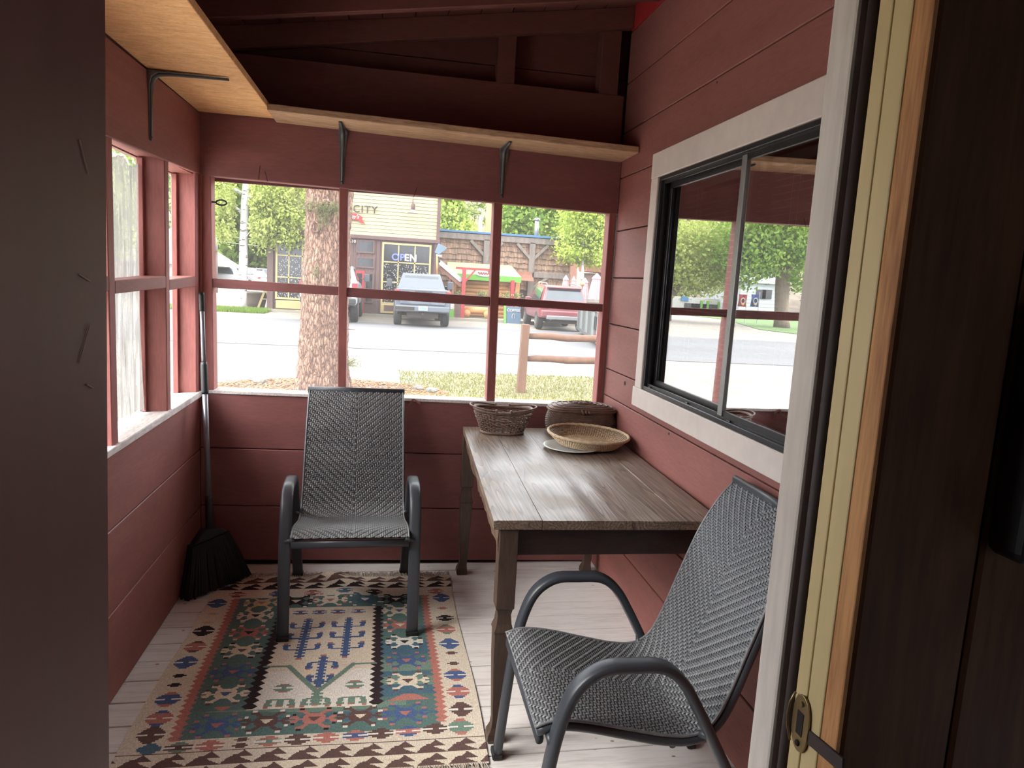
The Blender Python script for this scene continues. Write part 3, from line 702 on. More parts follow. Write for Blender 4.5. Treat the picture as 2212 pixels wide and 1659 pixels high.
tri = lambda v: np.abs((v % 1)-.5)*2
# field
gl = -.648+.034*(3.22-GY)/1.01
put((GX > gl-.0) & (GX < .208) & (GY > 2.212) & (GY < 3.232), GREEN)
for y0, y1, c in ((3.10,3.16,GREEN),(2.90,2.93,TEAL),(2.68,2.80,TEAL),(2.53,2.56,TEAL),(2.40,2.47,TEAL),(2.28,2.31,TEAL),(2.56,2.64,LGREEN),(2.44,2.53,LGREEN),(2.34,2.37,LGREEN)):
    put((img == GREEN) & (GY > y0+.01*np.sin(GX*9)) & (GY < y1+.012*np.sin(GX*7+2)) & (np.abs(GX+.05-.3*math.sin(y0*40)) < .33), c)
tooth = tri(GY/.030)
put((GX > gl-.016-.016*tooth) & (GX < gl+.0+.014*(1-tooth)) & (GY > 2.205) & (GY < 3.232), REDC)
put((GX > .206-.014*tooth) & (GX < .220+.016*(1-tooth)) & (GY > 2.24) & (GY < 3.232), REDC)
# inner panel
rect(-.435,-.002, 2.357, 3.124, CREAM)
put((GX > -.435) & (GX < -.002) & (GY > 2.357) & (GY < 2.60-.16*(1-np.clip(np.abs(GX+.214)/.12,0,1))), WHITE)
tooth = tri(GY/.036)
for xc in (-.428, -.006):
    put((np.abs(GX-xc) < .010+.016*tooth) & (GY > 2.357) & (GY < 3.124), BLACK)
def dia(cx, cy, w, h, c, tip=None, slit=True, bgc=None):
    qy = np.floor((GY-cy)/.008+.5)*.008; hh_ = h*.92
    m = ((np.abs(GX-cx)/w+np.abs(qy)/hh_) < 1.22) & (np.abs(GX-cx) < w) & (np.abs(qy) < hh_)
    put(m, c)
    if tip is not None: put(m & (np.abs(qy) > h*.52), tip)
    if slit: put((np.abs(GY-cy) < .0042) & (np.abs(GX-cx) > w*.22) & (np.abs(GX-cx) < w*1.05), WHITE)
def turtle(cx, cy, c, acc, tip):
    dx_, dy_ = np.abs(GX-cx), np.abs(GY-cy)
    put((dx_+dy_ < .052) & (dx_ < .036) & (dy_ < .030), c)
    put((np.abs(dy_-dx_-.008) < .009) & (dx_ > .014) & (dx_ < .040), c)
    put((np.abs(dx_-.043) < .013) & (np.abs(dy_-.046) < .007), c)
    put((np.abs(dx_-.044) < .012) & (dy_ < .0045), c)
    put((np.abs(dx_-.064)+dy_*.8 < .022) & (np.abs(dx_-.064) < .015) & (dy_ < .021), c)
    put((np.abs(dx_-.072) < .010) & (dy_ < .0035), GREEN)
    put((GY-cy < .012) & (GY-cy > -.016) & (dx_ < .022*(GY-cy+.016)/.028), acc)
    put((np.abs(dx_-.044) < .008) & (np.abs(dy_-.058) < .006), tip)
    put((np.abs(dx_-.066) < .007) & (np.abs(dy_-.026) < .006), tip)
TU = [(-.536,3.183,GOLD,REDC,CREAM),(-.54,3.059,CREAM,BLACK,CREAM),(-.536,2.906,REDC,BLACK,CREAM),(-.533,2.761,CREAM,BROWN,BLACK),(-.53,2.605,BLUE,REDC,REDC),(-.523,2.46,CREAM,BLUE,BROWN),(-.512,2.28,BLUE,REDC,REDC),
 (-.359,2.288,BROWN,CREAM,WHITE),(-.207,2.292,REDC,BROWN,BLACK),(-.057,2.297,BROWN,CREAM,WHITE),(.092,2.30,BLUE,REDC,REDC),
 (.106,2.499,CREAM,BROWN,BROWN),(.106,2.645,BLUE,REDC,REDC),(.104,2.793,WHITE,BLACK,BLACK),(.091,2.939,REDC,CREAM,CREAM),(.089,3.077,CREAM,BLUE,CREAM),(.075,3.195,BLACK,WHITE,WHITE),
 (-.385,3.190,BLACK,CREAM,WHITE),(-.23,3.192,CREAM,REDC,REDC),(-.071,3.195,TEAL,WHITE,WHITE)]
for t in TU: turtle(*t)
put((np.abs(GX-.105) < .075-1.4*np.maximum(0,(GY-2.375))) & (GY > 2.375) & (GY < 2.415), REDC)
put((np.abs(GX+.515) < .03*(GY-2.355)/.03) & (GY > 2.355) & (GY < 2.382), REDC)
# border motifs
for i, (x, y) in enumerate(((-.729,3.183),(-.721,2.928),(-.718,2.799),(-.717,2.684),(-.706,2.442),(-.701,2.334),(-.70,2.248))):
    c, tp = [(BLUE,None),(BLACK,None),(REDC,BROWN),(BLUE,None),(BLUE,REDC),(REDC,BLUE),(BROWN,None)][i]; dia(x, y, .042, .05, c, tp)
dia(-.685,2.175,.036,.03,TEAL,None,False)
for i, (x, y) in enumerate(((.292,3.2),(.293,2.995),(.289,2.89),(.288,2.768),(.285,2.528),(.284,2.416),(.284,2.305),(.274,2.208))):
    c, tp = [(BLUE,None),(BLACK,None),(REDC,LGREEN),(BLUE,None),(BLUE,REDC),(REDC,BLUE),(BROWN,None),(LGREEN,REDC)][i]; dia(x, y, .042, .032 if i == 1 else .048, c, tp)
for x, y, c in ((.29,3.09,REDC),(.288,2.69,BROWN),(.286,2.61,BROWN),(-.712,2.59,BLACK),(-.71,2.53,BLACK),(-.725,3.08,GOLD),(-.725,3.0,GOLD),(-.418,2.197,BROWN),(-.418,2.166,BROWN)):
    dia(x, y, .024, .014, c, None, False)
for i, (x, y) in enumerate(((-.601,2.178),(-.509,2.179),(-.334,2.185),(-.247,2.186),(-.158,2.192),(-.068,2.195),(.014,2.198),(.102,2.202),(.19,2.206))):
    c, tp = [(BROWN,LGREEN),(REDC,None),(LGREEN,REDC),(BROWN,None),(REDC,None),(BLUE,REDC),(BROWN,None),(REDC,BLUE),(BROWN,None)][i]; dia(x, y-.004, .044, .029, c, tp)
for x, c, tp in ((-.66,REDC,BLACK),(-.48,BLUE,BLACK),(-.32,REDC,BLACK),(-.03,BLACK,None),(.27,REDC,None),(-.17,TEAL,None)): dia(x, 3.27, .042, .032, c, tp)
# the panel's trees
for x, y in ((-.352,3.077),(-.268,3.074),(-.187,3.074),(-.095,3.077)): dia(x, y, .036, .026, BLUE, REDC)
for x, y, in ((-.332,2.485),(-.085,2.493)): dia(x, y, .036, .034, LGREEN, REDC)
def spine(x, y0, y1):
    put((np.abs(GX-x) < .009+.010*(tri(GY/.022) > .5)) & (GY > y0) & (GY < y1), BLUE)
    put((np.abs(GX-x) < .012) & (GY > y1) & (GY < y1+.010), REDC); put((np.abs(GX-x) < .012) & (GY > y0-.010) & (GY < y0), REDC)
def arm(x, y, w, up=1, c=BLUE):
    put((np.abs(GX-x) < w) & (np.abs(GY-y) < .0045), c)
    dx_ = np.abs(GX-x); yy_ = (GY-y)*up
    put((np.abs(dx_-(w+.5*yy_*.4)) < .010) & (yy_ >= 0) & (yy_ < .035), c)
    put((np.abs(dx_-(w+.002)) < .014) & (yy_ >= .028) & (yy_ < .042), c); put((np.abs(dx_-(w+.006)) < .008) & (yy_ >= .042) & (yy_ < .052), REDC)
for x in (-.307, -.133):
    spine(x, 2.69, 3.01)
    for y in (2.935,2.845,2.755): arm(x, y, .058)
spine(-.213, 2.485, 2.70)
arm(-.213, 2.655, .045, -1); arm(-.213, 2.52, .034, 1)
for x0, y0, x1, y1 in ((-.425,2.632,-.334,2.632),(-.334,2.632,-.214,2.452),(-.097,2.632,-.214,2.452),(-.012,2.632,-.097,2.632)):
    L2 = (x1-x0)**2+(y1-y0)**2; tt = np.clip(((GX-x0)*(x1-x0)+(GY-y0)*(y1-y0))/L2, 0, 1)
    put(np.hypot(GX-x0-tt*(x1-x0), GY-y0-tt*(y1-y0)) < (.005 if y0 == y1 else .010), LGREEN)
put((np.abs(GX+.212) < .010+.010*(tri(GY/.022) > .5)) & (GY > 2.37) & (GY < 2.45), LGREEN)
for x in (-.331,-.212,-.09):
    arm(x, 2.412, .036, -1, LGREEN); put((np.abs(GX-x) < .013) & (GY > 2.376) & (GY < 2.408), LGREEN); put((np.abs(GX-x) < .011) & (GY > 2.366) & (GY < 2.376), REDC)
# end bands with running hooks
def hooks(y0, y1, c, pitch, ph, bgc):
    h = y1-y0; rect(RX0, RX1, y0, y1, bgc)
    f = (GY-y0)/h; u = ((GX-ph)/pitch) % 1
    put((f > 0) & (f < .52) & (np.abs(u-.45+.25*f-.0) < .48*(1-f*1.5)), c)
    put((f >= .42) & (f < .95) & (np.abs(u-.60-.02) < .34*(1-(f-.42)/.56)), c)
    put((f > .30) & (f < .62) & (np.abs(u-.42) < .14), c)
for y0, y1, c, bgc in ((3.322,3.388,BLACK,TAN),(3.394,3.452,BROWN,TAN),(2.088,2.148,BROWN,GOLD),(2.022,2.082,BROWN,CREAM)):
    hooks(y0, y1, c, .098, .03, bgc if bgc != GOLD else TAN)
for y in (3.320,3.391,2.150,2.085): rect(RX0, RX1, y-.0022, y+.0022, BROWN)
# mesh
def rz_rug(x, y):
    z = .005+.0012*np.sin(x*9+y*5)
    z = z+.030*np.exp(-((x+.19+.9*(y-3.40))/.07)**2)*np.exp(-((y-3.44)/.085)**2)+.016*np.exp(-((x+.16)/.10)**2)*np.exp(-((y-3.265)/.05)**2)
    z = z+.010*np.exp(-((x+.52)/.06)**2)*np.exp(-((y-3.44)/.06)**2)
    return z
def skew(x, y):
    e = .008*np.sin((y-2)*4.2)                     # the edges wander
    return x+e*np.clip((x+.2)/.5,-1,1)+.014*np.clip((2.6-y),-1,1)*np.clip(x-0.1,-.3,.3), y+.02*np.clip((x+.2),-1,1)*(2.75-y)*.12
vx, vy = np.meshgrid(RX0+CE*np.arange(nx+1), RY0+CE*np.arange(ny+1))
sx_, sy_ = skew(vx, vy); vz = rz_rug(sx_, sy_)
V = np.stack([sx_, sy_, vz], -1).reshape(-1, 3)
idx = np.arange((nx+1)*(ny+1)).reshape(ny+1, nx+1)
F = np.stack([idx[:-1,:-1], idx[:-1,1:], idx[1:,1:], idx[1:,:-1]], -1).reshape(-1, 4)
me = bpy.data.meshes.new('pile')
me.vertices.add(len(V)); me.vertices.foreach_set('co', V.ravel()); me.loops.add(F.size); me.loops.foreach_set('vertex_index', F.ravel())
me.polygons.add(len(F)); me.polygons.foreach_set('loop_start', np.arange(0, F.size, 4)); me.polygons.foreach_set('loop_total', np.full(len(F), 4)); me.update(calc_edges=True)
pal = np.array([(*c, 1) for c in PAL])
colr = pal[img.ravel()]*np.concatenate([np.repeat(rng.uniform(.93,1.07,(len(F),1)),3,1), np.ones((len(F),1))],1)
at_ = me.attributes.new('dye', 'FLOAT_COLOR', 'FACE'); at_.data.foreach_set('color', colr.ravel())
me.polygons.foreach_set('use_smooth', [True]*len(F))
def wool():
    m, n, l, p = material('kilim_wool')
    a = N(n,'ShaderNodeAttribute'); a.attribute_name = 'dye'
    v = coords(n, l, (240,90,1)); w = N(n,'ShaderNodeTexNoise'); w.inputs['Scale'].default_value = 1; w.inputs['Detail'].default_value = 2; l.new(v, w.inputs['Vector'])
    mr = N(n,'ShaderNodeMapRange'); mr.inputs[1].default_value = .3; mr.inputs[2].default_value = .7; mr.inputs[3].default_value = .78; mr.inputs[4].default_value = 1.1; l.new(w.outputs['Fac'], mr.inputs[0])
    mu = N(n,'ShaderNodeMix', data_type='RGBA', blend_type='MULTIPLY'); mu.inputs[0].default_value = 1; l.new(a.outputs['Color'], mu.inputs[6]); l.new(mr.outputs[0], mu.inputs[7])
    l.new(mu.outputs[2], p.inputs['Base Color']); p.inputs['Roughness'].default_value = .95; p.inputs['Specular IOR Level'].default_value = .1
    bp = N(n,'ShaderNodeBump'); bp.inputs['Strength'].default_value = .6; bp.inputs['Distance'].default_value = .002; l.new(w.outputs['Fac'], bp.inputs['Height']); l.new(bp.outputs[0], p.inputs['Normal'])
    return m
me.materials.append(wool())
rug = thing('kilim_rug', (-.2,2.75,0), label='patterned cream, green and red kilim rug under the chair', cat='rug')
po = bpy.data.objects.new('woven_field', me); COL.objects.link(po); po.parent = rug; po.location = (.2,-2.75,0)
M_fringe = paint('cream_fringe', srgb(176,164,150), .9, .15, 40)
fb = MB()
for k in range(240):
    x = RX0+.01+(RX1-RX0-.02)*k/240+random.uniform(-.003,.003)
    for ye, sg in ((RY1,1),(RY0,-1)):
        x2, y2 = skew(np.array(x), np.array(ye)); x2 = float(x2); y2 = float(y2); ln = random.uniform(.03,.06); sw = random.uniform(-.025,.025)
        z0 = float(rz_rug(x2,y2))
        fb.tube([(x2,y2-sg*.006,z0),(x2+sw*.4,y2+sg*ln*.5,.006+z0*.4),(x2+sw,y2+sg*ln,.003)], .0018, 4)
fb.build('fringe', M_fringe, rug, kind='stuff')

# ---- broom leaning in the corner
M_pole = paint('grey_metal_pole', srgb(120,122,128), .35, .06, 4, metal=.6)
A = Vector((-.858,3.50,1.36)); B = Vector((-.786,3.325,.40))
br = thing('angle_broom', (-.78,3.33,0), label='black angle broom with grey telescopic pole leaning in the corner', cat='broom')
def lerp(f): return A.lerp(B, f)
MB().tube([lerp(0.0),lerp(.345)], .0105, 14).build('pole', M_pole, br, smooth=True)
MB().tube([lerp(.40),lerp(.97)], .0125, 14).build('pole', M_pole, br, smooth=True)
MB().tube([lerp(-.012),lerp(0),lerp(.075)], .013, 14).build('end_cap', M_black, br, smooth=True)
MB().tube([lerp(.315),lerp(.33),lerp(.455),lerp(.465)], [.0135,.016,.016,.0145], 14).build('clamp_sleeve', M_black, br, smooth=True)
MB().tube([lerp(.945),lerp(.96),lerp(1.09)], [.014,.017,.019], 14).build('socket', M_black, br, smooth=True)
# head: flared bristles cut on the slant, bottom edge from left wall to the rug
bl_, br_ = Vector((-.872,3.225,.003)), Vector((-.652,3.49,.012))
tl, trr = Vector((-.855,3.285,.235)), Vector((-.715,3.345,.285))
nrm = (br_-bl_).cross(Vector((0,0,1))).normalized()
cap = MB(); cp = [lerp(1.06), lerp(1.12)]
c0 = lerp(1.10)
cap.hexa([tl-nrm*.022, trr-nrm*.022, trr+nrm*.022, tl+nrm*.022, c0+Vector((-.03,-.012,.01))-nrm*.02, c0+Vector((.035,.015,.01))-nrm*.02, c0+Vector((.035,.015,.01))+nrm*.02, c0+Vector((-.03,-.012,.01))+nrm*.02])
cap.build('head', M_black, br, bevel=.01, seg=3)
bb = MB(); M_bristle = paint('black_bristle', srgb(22,23,26), .7, .2, 30)
for i in range(46):
    for j in range(6):
        f = i/45; o = (j/5-.5)
        a = tl.lerp(trr, f)+nrm*o*.036; e = bl_.lerp(br_, f)+nrm*o*.06
        e = e+Vector((random.uniform(-.006,.006),random.uniform(-.006,.006),random.uniform(0,.008)))
        e.x = max(e.x, L+.006); mdl = a.lerp(e,.5)+(e-a).cross(nrm)*0+Vector((0,0,.0))
        bb.tube([a, mdl, e], [.004,.0045,.005], 4)
bb.build('bristles', M_bristle, br, kind='stuff')

# ---- baskets and tray on the table
M_wick = paint('brown_wicker', srgb(110,86,74), .55, .25, 40, bump=.2)
M_wick2 = paint('aged_rattan', srgb(108,84,72), .55, .25, 40, bump=.2)
M_straw = paint('pale_straw', srgb(196,172,140), .65, .22, 50, bump=.2)
M_straw_d = paint('brown_straw', srgb(112,90,72), .65, .2, 40, bump=.2)
M_plate = paint('white_glaze', srgb(214,216,210), .25, .03, 4)
def oval(a, rx, ry, sq=.8): return (rx*math.copysign(abs(math.cos(a))**sq, math.cos(a)), ry*math.copysign(abs(math.sin(a))**sq, math.sin(a)))
bk = thing('oval_basket', (.562,3.40,zt), -.12, label='small open oval wicker basket with folded handles on the table', cat='basket')
def brx(z): f = min(1, z/.105); return .098+.042*f, .062+.034*f
n = 44; 
w = MB()
for r_ in range(13):
    z = .012+.0075*r_; rx, ry = brx(z); pts = []
    for k in range(n*2):
        a = 2*math.pi*k/(n*2); wob = .003*(1 if (k//2+r_) % 2 else -1); x, y = oval(a, rx+wob, ry+wob); pts.append((x,y,z+.002*math.sin(k*1.3+r_)))
    w.tube(pts, .0026, 5, closed=True)
w.build('woven_side', M_wick, bk, local=True, smooth=True, recalc=False)
w = MB()
for k in range(n):
    a = 2*math.pi*k/n; P = []
    for z in (.0,.05,.108): rx, ry = brx(z); x, y = oval(a, rx, ry); P.append((x,y,z))
    w.tube(P, .0022, 5)
w.build('stake', M_wick, bk, local=True, smooth=True, recalc=False, kind='stuff')
x = MB(); x.tube([(*oval(2*math.pi*k/48,.102,.066),.007) for k in range(48)], .008, 8, closed=True); x.build('foot_rim', M_wick, bk, local=True, smooth=True)
x = MB(); x.tube([(*oval(2*math.pi*k/48,.141,.097),.112+.012*abs(math.cos(2*math.pi*k/48))**2) for k in range(48)], .008, 8, closed=True); x.build('rim', M_wick, bk, local=True, smooth=True)
pts = [oval(2*math.pi*k/40,.096,.06) for k in range(40)]
MB().prism(pts, 2, .003, .009).build('bottom', M_wick, bk, local=True)
for sg in (-1, 1):
    P = []
    for k in range(21):
        t = math.pi*k/20-math.pi/2; P.append((sg*(.035+.128*math.cos(t)**.8 if math.cos(t) > 0 else .035), .098*math.sin(t), .122+.016*max(0,math.cos(t))))
    MB().tube(P, .0042, 8).build('handle', M_wick, bk, local=True, smooth=True)
    for y in (-.098,.098): MB().tube([(sg*.035,y,.105),(sg*.035,y,.13)], .006, 8).build('handle_loop', M_wick, bk, local=True, smooth=True)
cr = thing('lidded_basket', (.965,3.425,zt), -.05, label='brown lidded wicker hamper basket in the far table corner', cat='basket')
def crx(z): f = z/.115; b_ = 1+.09*math.sin(math.pi*min(1,f)); return .160*b_, .080*b_
w = MB()
for r_ in range(20):
    z = .006+.0058*r_; rx, ry = crx(z); pts = []
    for k in range(96):
        a = 2*math.pi*k/96; wob = .0016*(1 if (k//2+r_) % 2 else -1); x_, y_ = oval(a, rx+wob, ry+wob, .55); pts.append((x_,y_,z))
    w.tube(pts, .0032, 5, closed=True)
w.build('woven_side', M_wick2, cr, local=True, smooth=True, recalc=False)
MB().prism([oval(2*math.pi*k/48,.158,.078,.55) for k in range(48)], 2, .002, .115).build('lining', M_wick2, cr, local=True)
lid = thing('lid_pivot') if False else None
w = MB()
prof_l = [(.985,.0),(.99,.010),(.93,.020),(.80,.027),(.6,.031),(.35,.034),(.02,.035)]
pts = []
k0 = len(w.v); nn = 64
for f, z in prof_l:
    for k in range(nn): x_, y_ = oval(2*math.pi*k/nn,.170*f,.088*f,.55); w.v.append((x_,y_,.118+z+.0015*((k+int(f*10)) % 2)))
for i in range(len(prof_l)-1):
    for k in range(nn): w.f.append((i*nn+k,i*nn+(k+1) % nn,(i+1)*nn+(k+1) % nn,(i+1)*nn+k)); w.m.append(0)
w.f.append(tuple(k for k in range(nn))[::-1]); w.m.append(0); w.f.append(tuple((len(prof_l)-1)*nn+k for k in range(nn))); w.m.append(0)
ld = w.build('lid', M_wick2, cr, local=True, smooth=True)
w = MB()
for f, z in ((1.0,.006),(.97,.014),(.88,.024),(.74,.030),(.58,.033),(.4,.036),(.22,.037)):
    w.tube([(*oval(2*math.pi*k/60,.170*f+.0016*(k % 2),.088*f,.55), .118+z) for k in range(60)], .0045, 6, closed=True)
w.build('lid_coil', M_wick2, ld, local=True, smooth=True, recalc=False)
w = MB()
for k in range(7):
    a = 2*math.pi*k/7; w.tube([(.03*math.cos(a)+.018*math.cos(t),.022*math.sin(a)-.01+.012*math.sin(t),.158+.004*math.sin(2*t)) for t in [2*math.pi*i/12 for i in range(12)]], .0055, 6, closed=True)
w.build('lid_knot', M_wick2, ld, local=True, smooth=True, recalc=False)
for k, xx in enumerate((-.016,.0,.016)):
    MB().tube([(xx,-.088,.135-.004*k),(xx+.004,-.094,.122),(xx+.012,-.090,.112+.004*k)], .006, 8).build('clasp', M_wick2, cr, local=True, smooth=True)
MB().tube([(-.13,.06,.12),(-.1,.085,.142),(0,.09,.15),(.1,.085,.142),(.13,.06,.12)], .005, 8).build('hinge_cane', M_wick2, cr, local=True, smooth=True)
# white plate, straw tray on it
pc = (.858,3.13)
pl = MB(); pl.lathe([(.055,0),(.10,.004),(.128,.012),(.131,.016),(.127,.017),(.10,.009),(.05,.006),(.0,.006)], (pc[0]-.022,pc[1]-.045,zt), 48)
pl.v = pl.v; plo = pl.build('plate', M_plate, None, smooth=True); tag(plo, 'white ceramic plate under the straw tray', 'plate')
ty = thing('straw_tray', (.925,3.14,zt+.010), .1, label='round pale woven straw tray resting on the white plate', cat='tray')
def tr_r(i):                                        # coils: flat bottom then flaring side
    if i < 17: return .008+.0078*i, .010
    j = i-16; return .133+.0058*j, .010+.0042*j
w = MB()
for i in range(25):
    r_, z = tr_r(i); nk = max(8, int(2*math.pi*r_/.0115)); da = 2*math.pi/nk
    for k in range(nk):
        a = da*(k+.5*(i % 2)); a0, a1 = a-da*.33, a+da*.33; zz = z+random.uniform(-.0006,.0008)
        w.bar((r_*math.cos(a0),r_*math.sin(a0),zz),(r_*math.cos(a1),r_*math.sin(a1),zz), .0068, .0042)
w.build('coil_stitches', M_straw, ty, local=True, recalc=False, kind='stuff')
w = MB(); n_ = 150
w.tube([((.186+.0016*(k % 2))*math.cos(6.2832*k/n_), (.186+.0016*(k % 2))*math.sin(6.2832*k/n_), .050+.0014*((k//2) % 2)) for k in range(n_)], .0068, 7, closed=True).build('rim', M_straw, ty, local=True, smooth=True)
w = MB()
for i in range(5):
    nk = 90
    for k in range(nk):
        a = 6.2832*(k+.5*(i % 2))/nk; r_ = .140+.0095*i; z = .006+.0082*i; c, s_ = math.cos(a), math.sin(a); t_ = .0042
        w.bar((r_*c-t_*s_,r_*s_+t_*c,z),(r_*c+t_*s_,r_*s_-t_*c,z), .003, .0056)
w.build('outer_stitches', M_straw, ty, local=True, recalc=False, kind='stuff')
x = MB(); x.lathe([(0,.002),(.13,.004),(.182,.044),(.186,.048),(.178,.046),(.13,.0085),(0,.0075)], (0,0,0), 48); x.build('body', M_straw_d, ty, local=True, smooth=True)
ty.rotation_euler = (.03,.02,.1)
# ================================================================== outdoors
G = -.28
ALB = .38
M_gravel = paint('pale_gravel', srgb(176,166,154), .9, .16, 1.2, fine=.25, bump=.3)
ALB = .27
M_road = paint('grey_asphalt', srgb(150,150,154), .85, .10, .25, (.2,1.6,1), fine=.06)
ALB = .45
M_conc = paint('kerb_concrete', srgb(176,166,150), .85, .12, 1)
M_lawn = paint('dry_lawn_soil', srgb(150,138,98), .95, .2, 2, fine=.3)
M_green_lawn = paint('green_lawn', srgb(104,140,66), .95, .2, 1, fine=.3)
gr = MB(); gr.add([(-160,D+.12,G),(160,D+.12,G),(160,200,G),(-160,200,G)], [(0,1,2,3)]); gr.add([(-160,-40,G),(L-.13,-40,G),(L-.13,D+.12,G),(-160,D+.12,G)], [(0,1,2,3)])
gr.build('ground', M_gravel, None, recalc=False).__setitem__('kind','structure')
rd = MB().hexa([(-120,17.2,G-.02),(120,17.6,G-.02),(120,26.6,G-.02),(-120,27.2,G-.02),(-120,17.2,G+.015),(120,17.6,G+.015),(120,26.6,G+.015),(-120,27.2,G+.015)])
rd.build('road', M_road, None).__setitem__('kind','structure')
kb = MB(); kb.box(-5.2,9.5,31.0,31.16,G,G+.12); kb.box(-5.2,12,31.16,33,G,G+.10)
kb.build('kerb', M_conc, None).__setitem__('kind','structure')
ALB = 1.0
MB().box(-7.5,L-.14,-1.5,D+.9,G-.02,G+.03).build('ground_bounce_slab', paint('pale_bounce_slab', srgb(226,222,214), .8, .05, 1)).__setitem__('kind','structure')  # pale slab added beside the porch to bounce light up inside
ALB = .45
# grass, mulch
def blades(name, mat, pts, h, lab, cat, wdt=.006):
    b = MB()
    for x, y in pts:
        a = random.uniform(0,6.28); hh = h*random.uniform(.4,1.2); dx_, dy_ = math.cos(a)*wdt, math.sin(a)*wdt; lx2, ly2 = random.uniform(-.5,.5)*hh, random.uniform(-.5,.5)*hh
        k = len(b.v); b.v += [(x-dx_,y-dy_,G),(x+dx_,y+dy_,G),(x+lx2,y+ly2,G+hh)]; b.f.append((k,k+1,k+2)); b.m.append(0)
    o = b.build(name, mat, None, recalc=False); tag(o, lab, cat, kind='stuff'); return o
M_dry = leafy('dry_grass_blade', srgb(176,168,100), srgb(126,150,64), .4, 3)
M_grass = leafy('green_grass_blade', srgb(120,160,60), srgb(160,190,84), .4, 2)
lp = MB(); lp.add([(.4,9.2,G+.004),(6,9.2,G+.004),(6,12.9,G+.004),(3,13.6,G+.004),(1.6,13.4,G+.004),(.5,12.6,G+.004)], [(0,1,2,3,4,5)]); lp.build('lawn', M_lawn, None, recalc=False).__setitem__('kind','structure')
blades('grass_blades', M_dry, [(random.uniform(.2,6),random.uniform(9.3,13.6)-.0) for _ in range(16000)], .05, 'sparse dry yellow-green grass on the near lawn', 'grass', .007)
blades('grass_blades', M_grass, [(random.uniform(-9.5,-4.9),random.uniform(29.4,31.6)) for _ in range(9000)], .16, 'green grass strip around the white aspen trunk', 'grass', .02)
blades('grass_blades', M_grass, [(random.uniform(-5,2.2),random.uniform(31.2,31.45)) for _ in range(2500)], .12, 'green grass along the foot of the yellow shop front', 'grass', .02)
M_mulch = paint('bark_mulch', srgb(190,138,98), .9, .3, 30)
b = MB()
for _ in range(2600):
    r_ = 1.55*math.sqrt(random.random()); a = random.uniform(0,6.28); x, y = -.85+r_*math.cos(a)*1.15, 10.9+r_*math.sin(a)*.8
    a2 = random.uniform(0,6.28); l2 = random.uniform(.02,.05)
    b.bar((x-l2*math.cos(a2),y-l2*math.sin(a2),G+random.uniform(.005,.03)),(x+l2*math.cos(a2),y+l2*math.sin(a2),G+random.uniform(.005,.03)), .022, .008)
tag(b.build('bark_mulch', M_mulch, None, recalc=False), 'orange bark mulch spread around the big tree trunk', 'mulch', kind='stuff')
M_rock = paint('grey_stone', srgb(150,146,140), .85, .2, 12, bump=.3)
def rock(u, v, r_, lab, mat=M_rock, name='stone', cat='stone'):
    p = aZ(u, v, G); bm_ = bmesh.new(); bmesh.ops.create_icosphere(bm_, subdivisions=2, radius=r_)
    for q in bm_.verts: q.co = Vector((q.co.x*1.3, q.co.y, q.co.z*.7))*random.uniform(.85,1.15)
    me_ = bpy.data.meshes.new(name); bm_.to_mesh(me_); bm_.free(); me_.materials.append(mat)
    o = bpy.data.objects.new(name, me_); COL.objects.link(o); o.location = (p.x,p.y,G+r_*.4); tag(o, lab, cat)
rock(560,829,.09,'pale flat stone at the left of the tree mulch'); rock(902,842,.07,'white stone at the right edge of the mulch'); rock(932,848,.08,'grey stone half sunk in the dry grass')
rock(850,848,.055,'brown pine cone lying on the mulch', M_straw_d, 'pine_cone', 'pine cone')

# ---- trees
ALB = .50
ALB = .78
M_leaf_a = leafy('aspen_leaf', srgb(142,160,76), srgb(204,212,132), .5, 1.0)
M_leaf_b = leafy('cottonwood_leaf', srgb(96,132,56), srgb(158,182,92), .5, .6)
M_leaf_c = leafy('bright_leaf', srgb(136,162,62), srgb(200,214,116), .5, 1.0)
ALB = .6
M_leaf_d = leafy('forest_leaf', srgb(88,118,52), srgb(150,172,84), .45, .35)
ALB = 1.0
M_needle = leafy('spruce_needle', srgb(112,136,66), srgb(164,180,96), .4, .8)
M_aspen = None
def aspen_bark():
    m, n, l, p = material('white_aspen_bark')
    v = coords(n, l, (1.2,1.2,5)); a = N(n,'ShaderNodeTexNoise'); a.inputs['Scale'].default_value = 2.2; a.inputs['Detail'].default_value = 5; l.new(v, a.inputs['Vector'])
    mr = N(n,'ShaderNodeMapRange'); mr.inputs[1].default_value = .60; mr.inputs[2].default_value = .66; l.new(a.outputs['Fac'], mr.inputs[0])
    mx = N(n,'ShaderNodeMix', data_type='RGBA'); mx.inputs[6].default_value = (*srgb(196,193,189),1); mx.inputs[7].default_value = (*srgb(66,60,56),1); l.new(mr.outputs[0], mx.inputs[0]); l.new(mx.outputs[2], p.inputs['Base Color']); p.inputs['Roughness'].default_value = .8
    return m
M_aspen = aspen_bark()
M_bark_g = paint('grey_bark', srgb(112,98,86), .9, .25, 6, (3,3,.6), fine=.3, bump=.5)
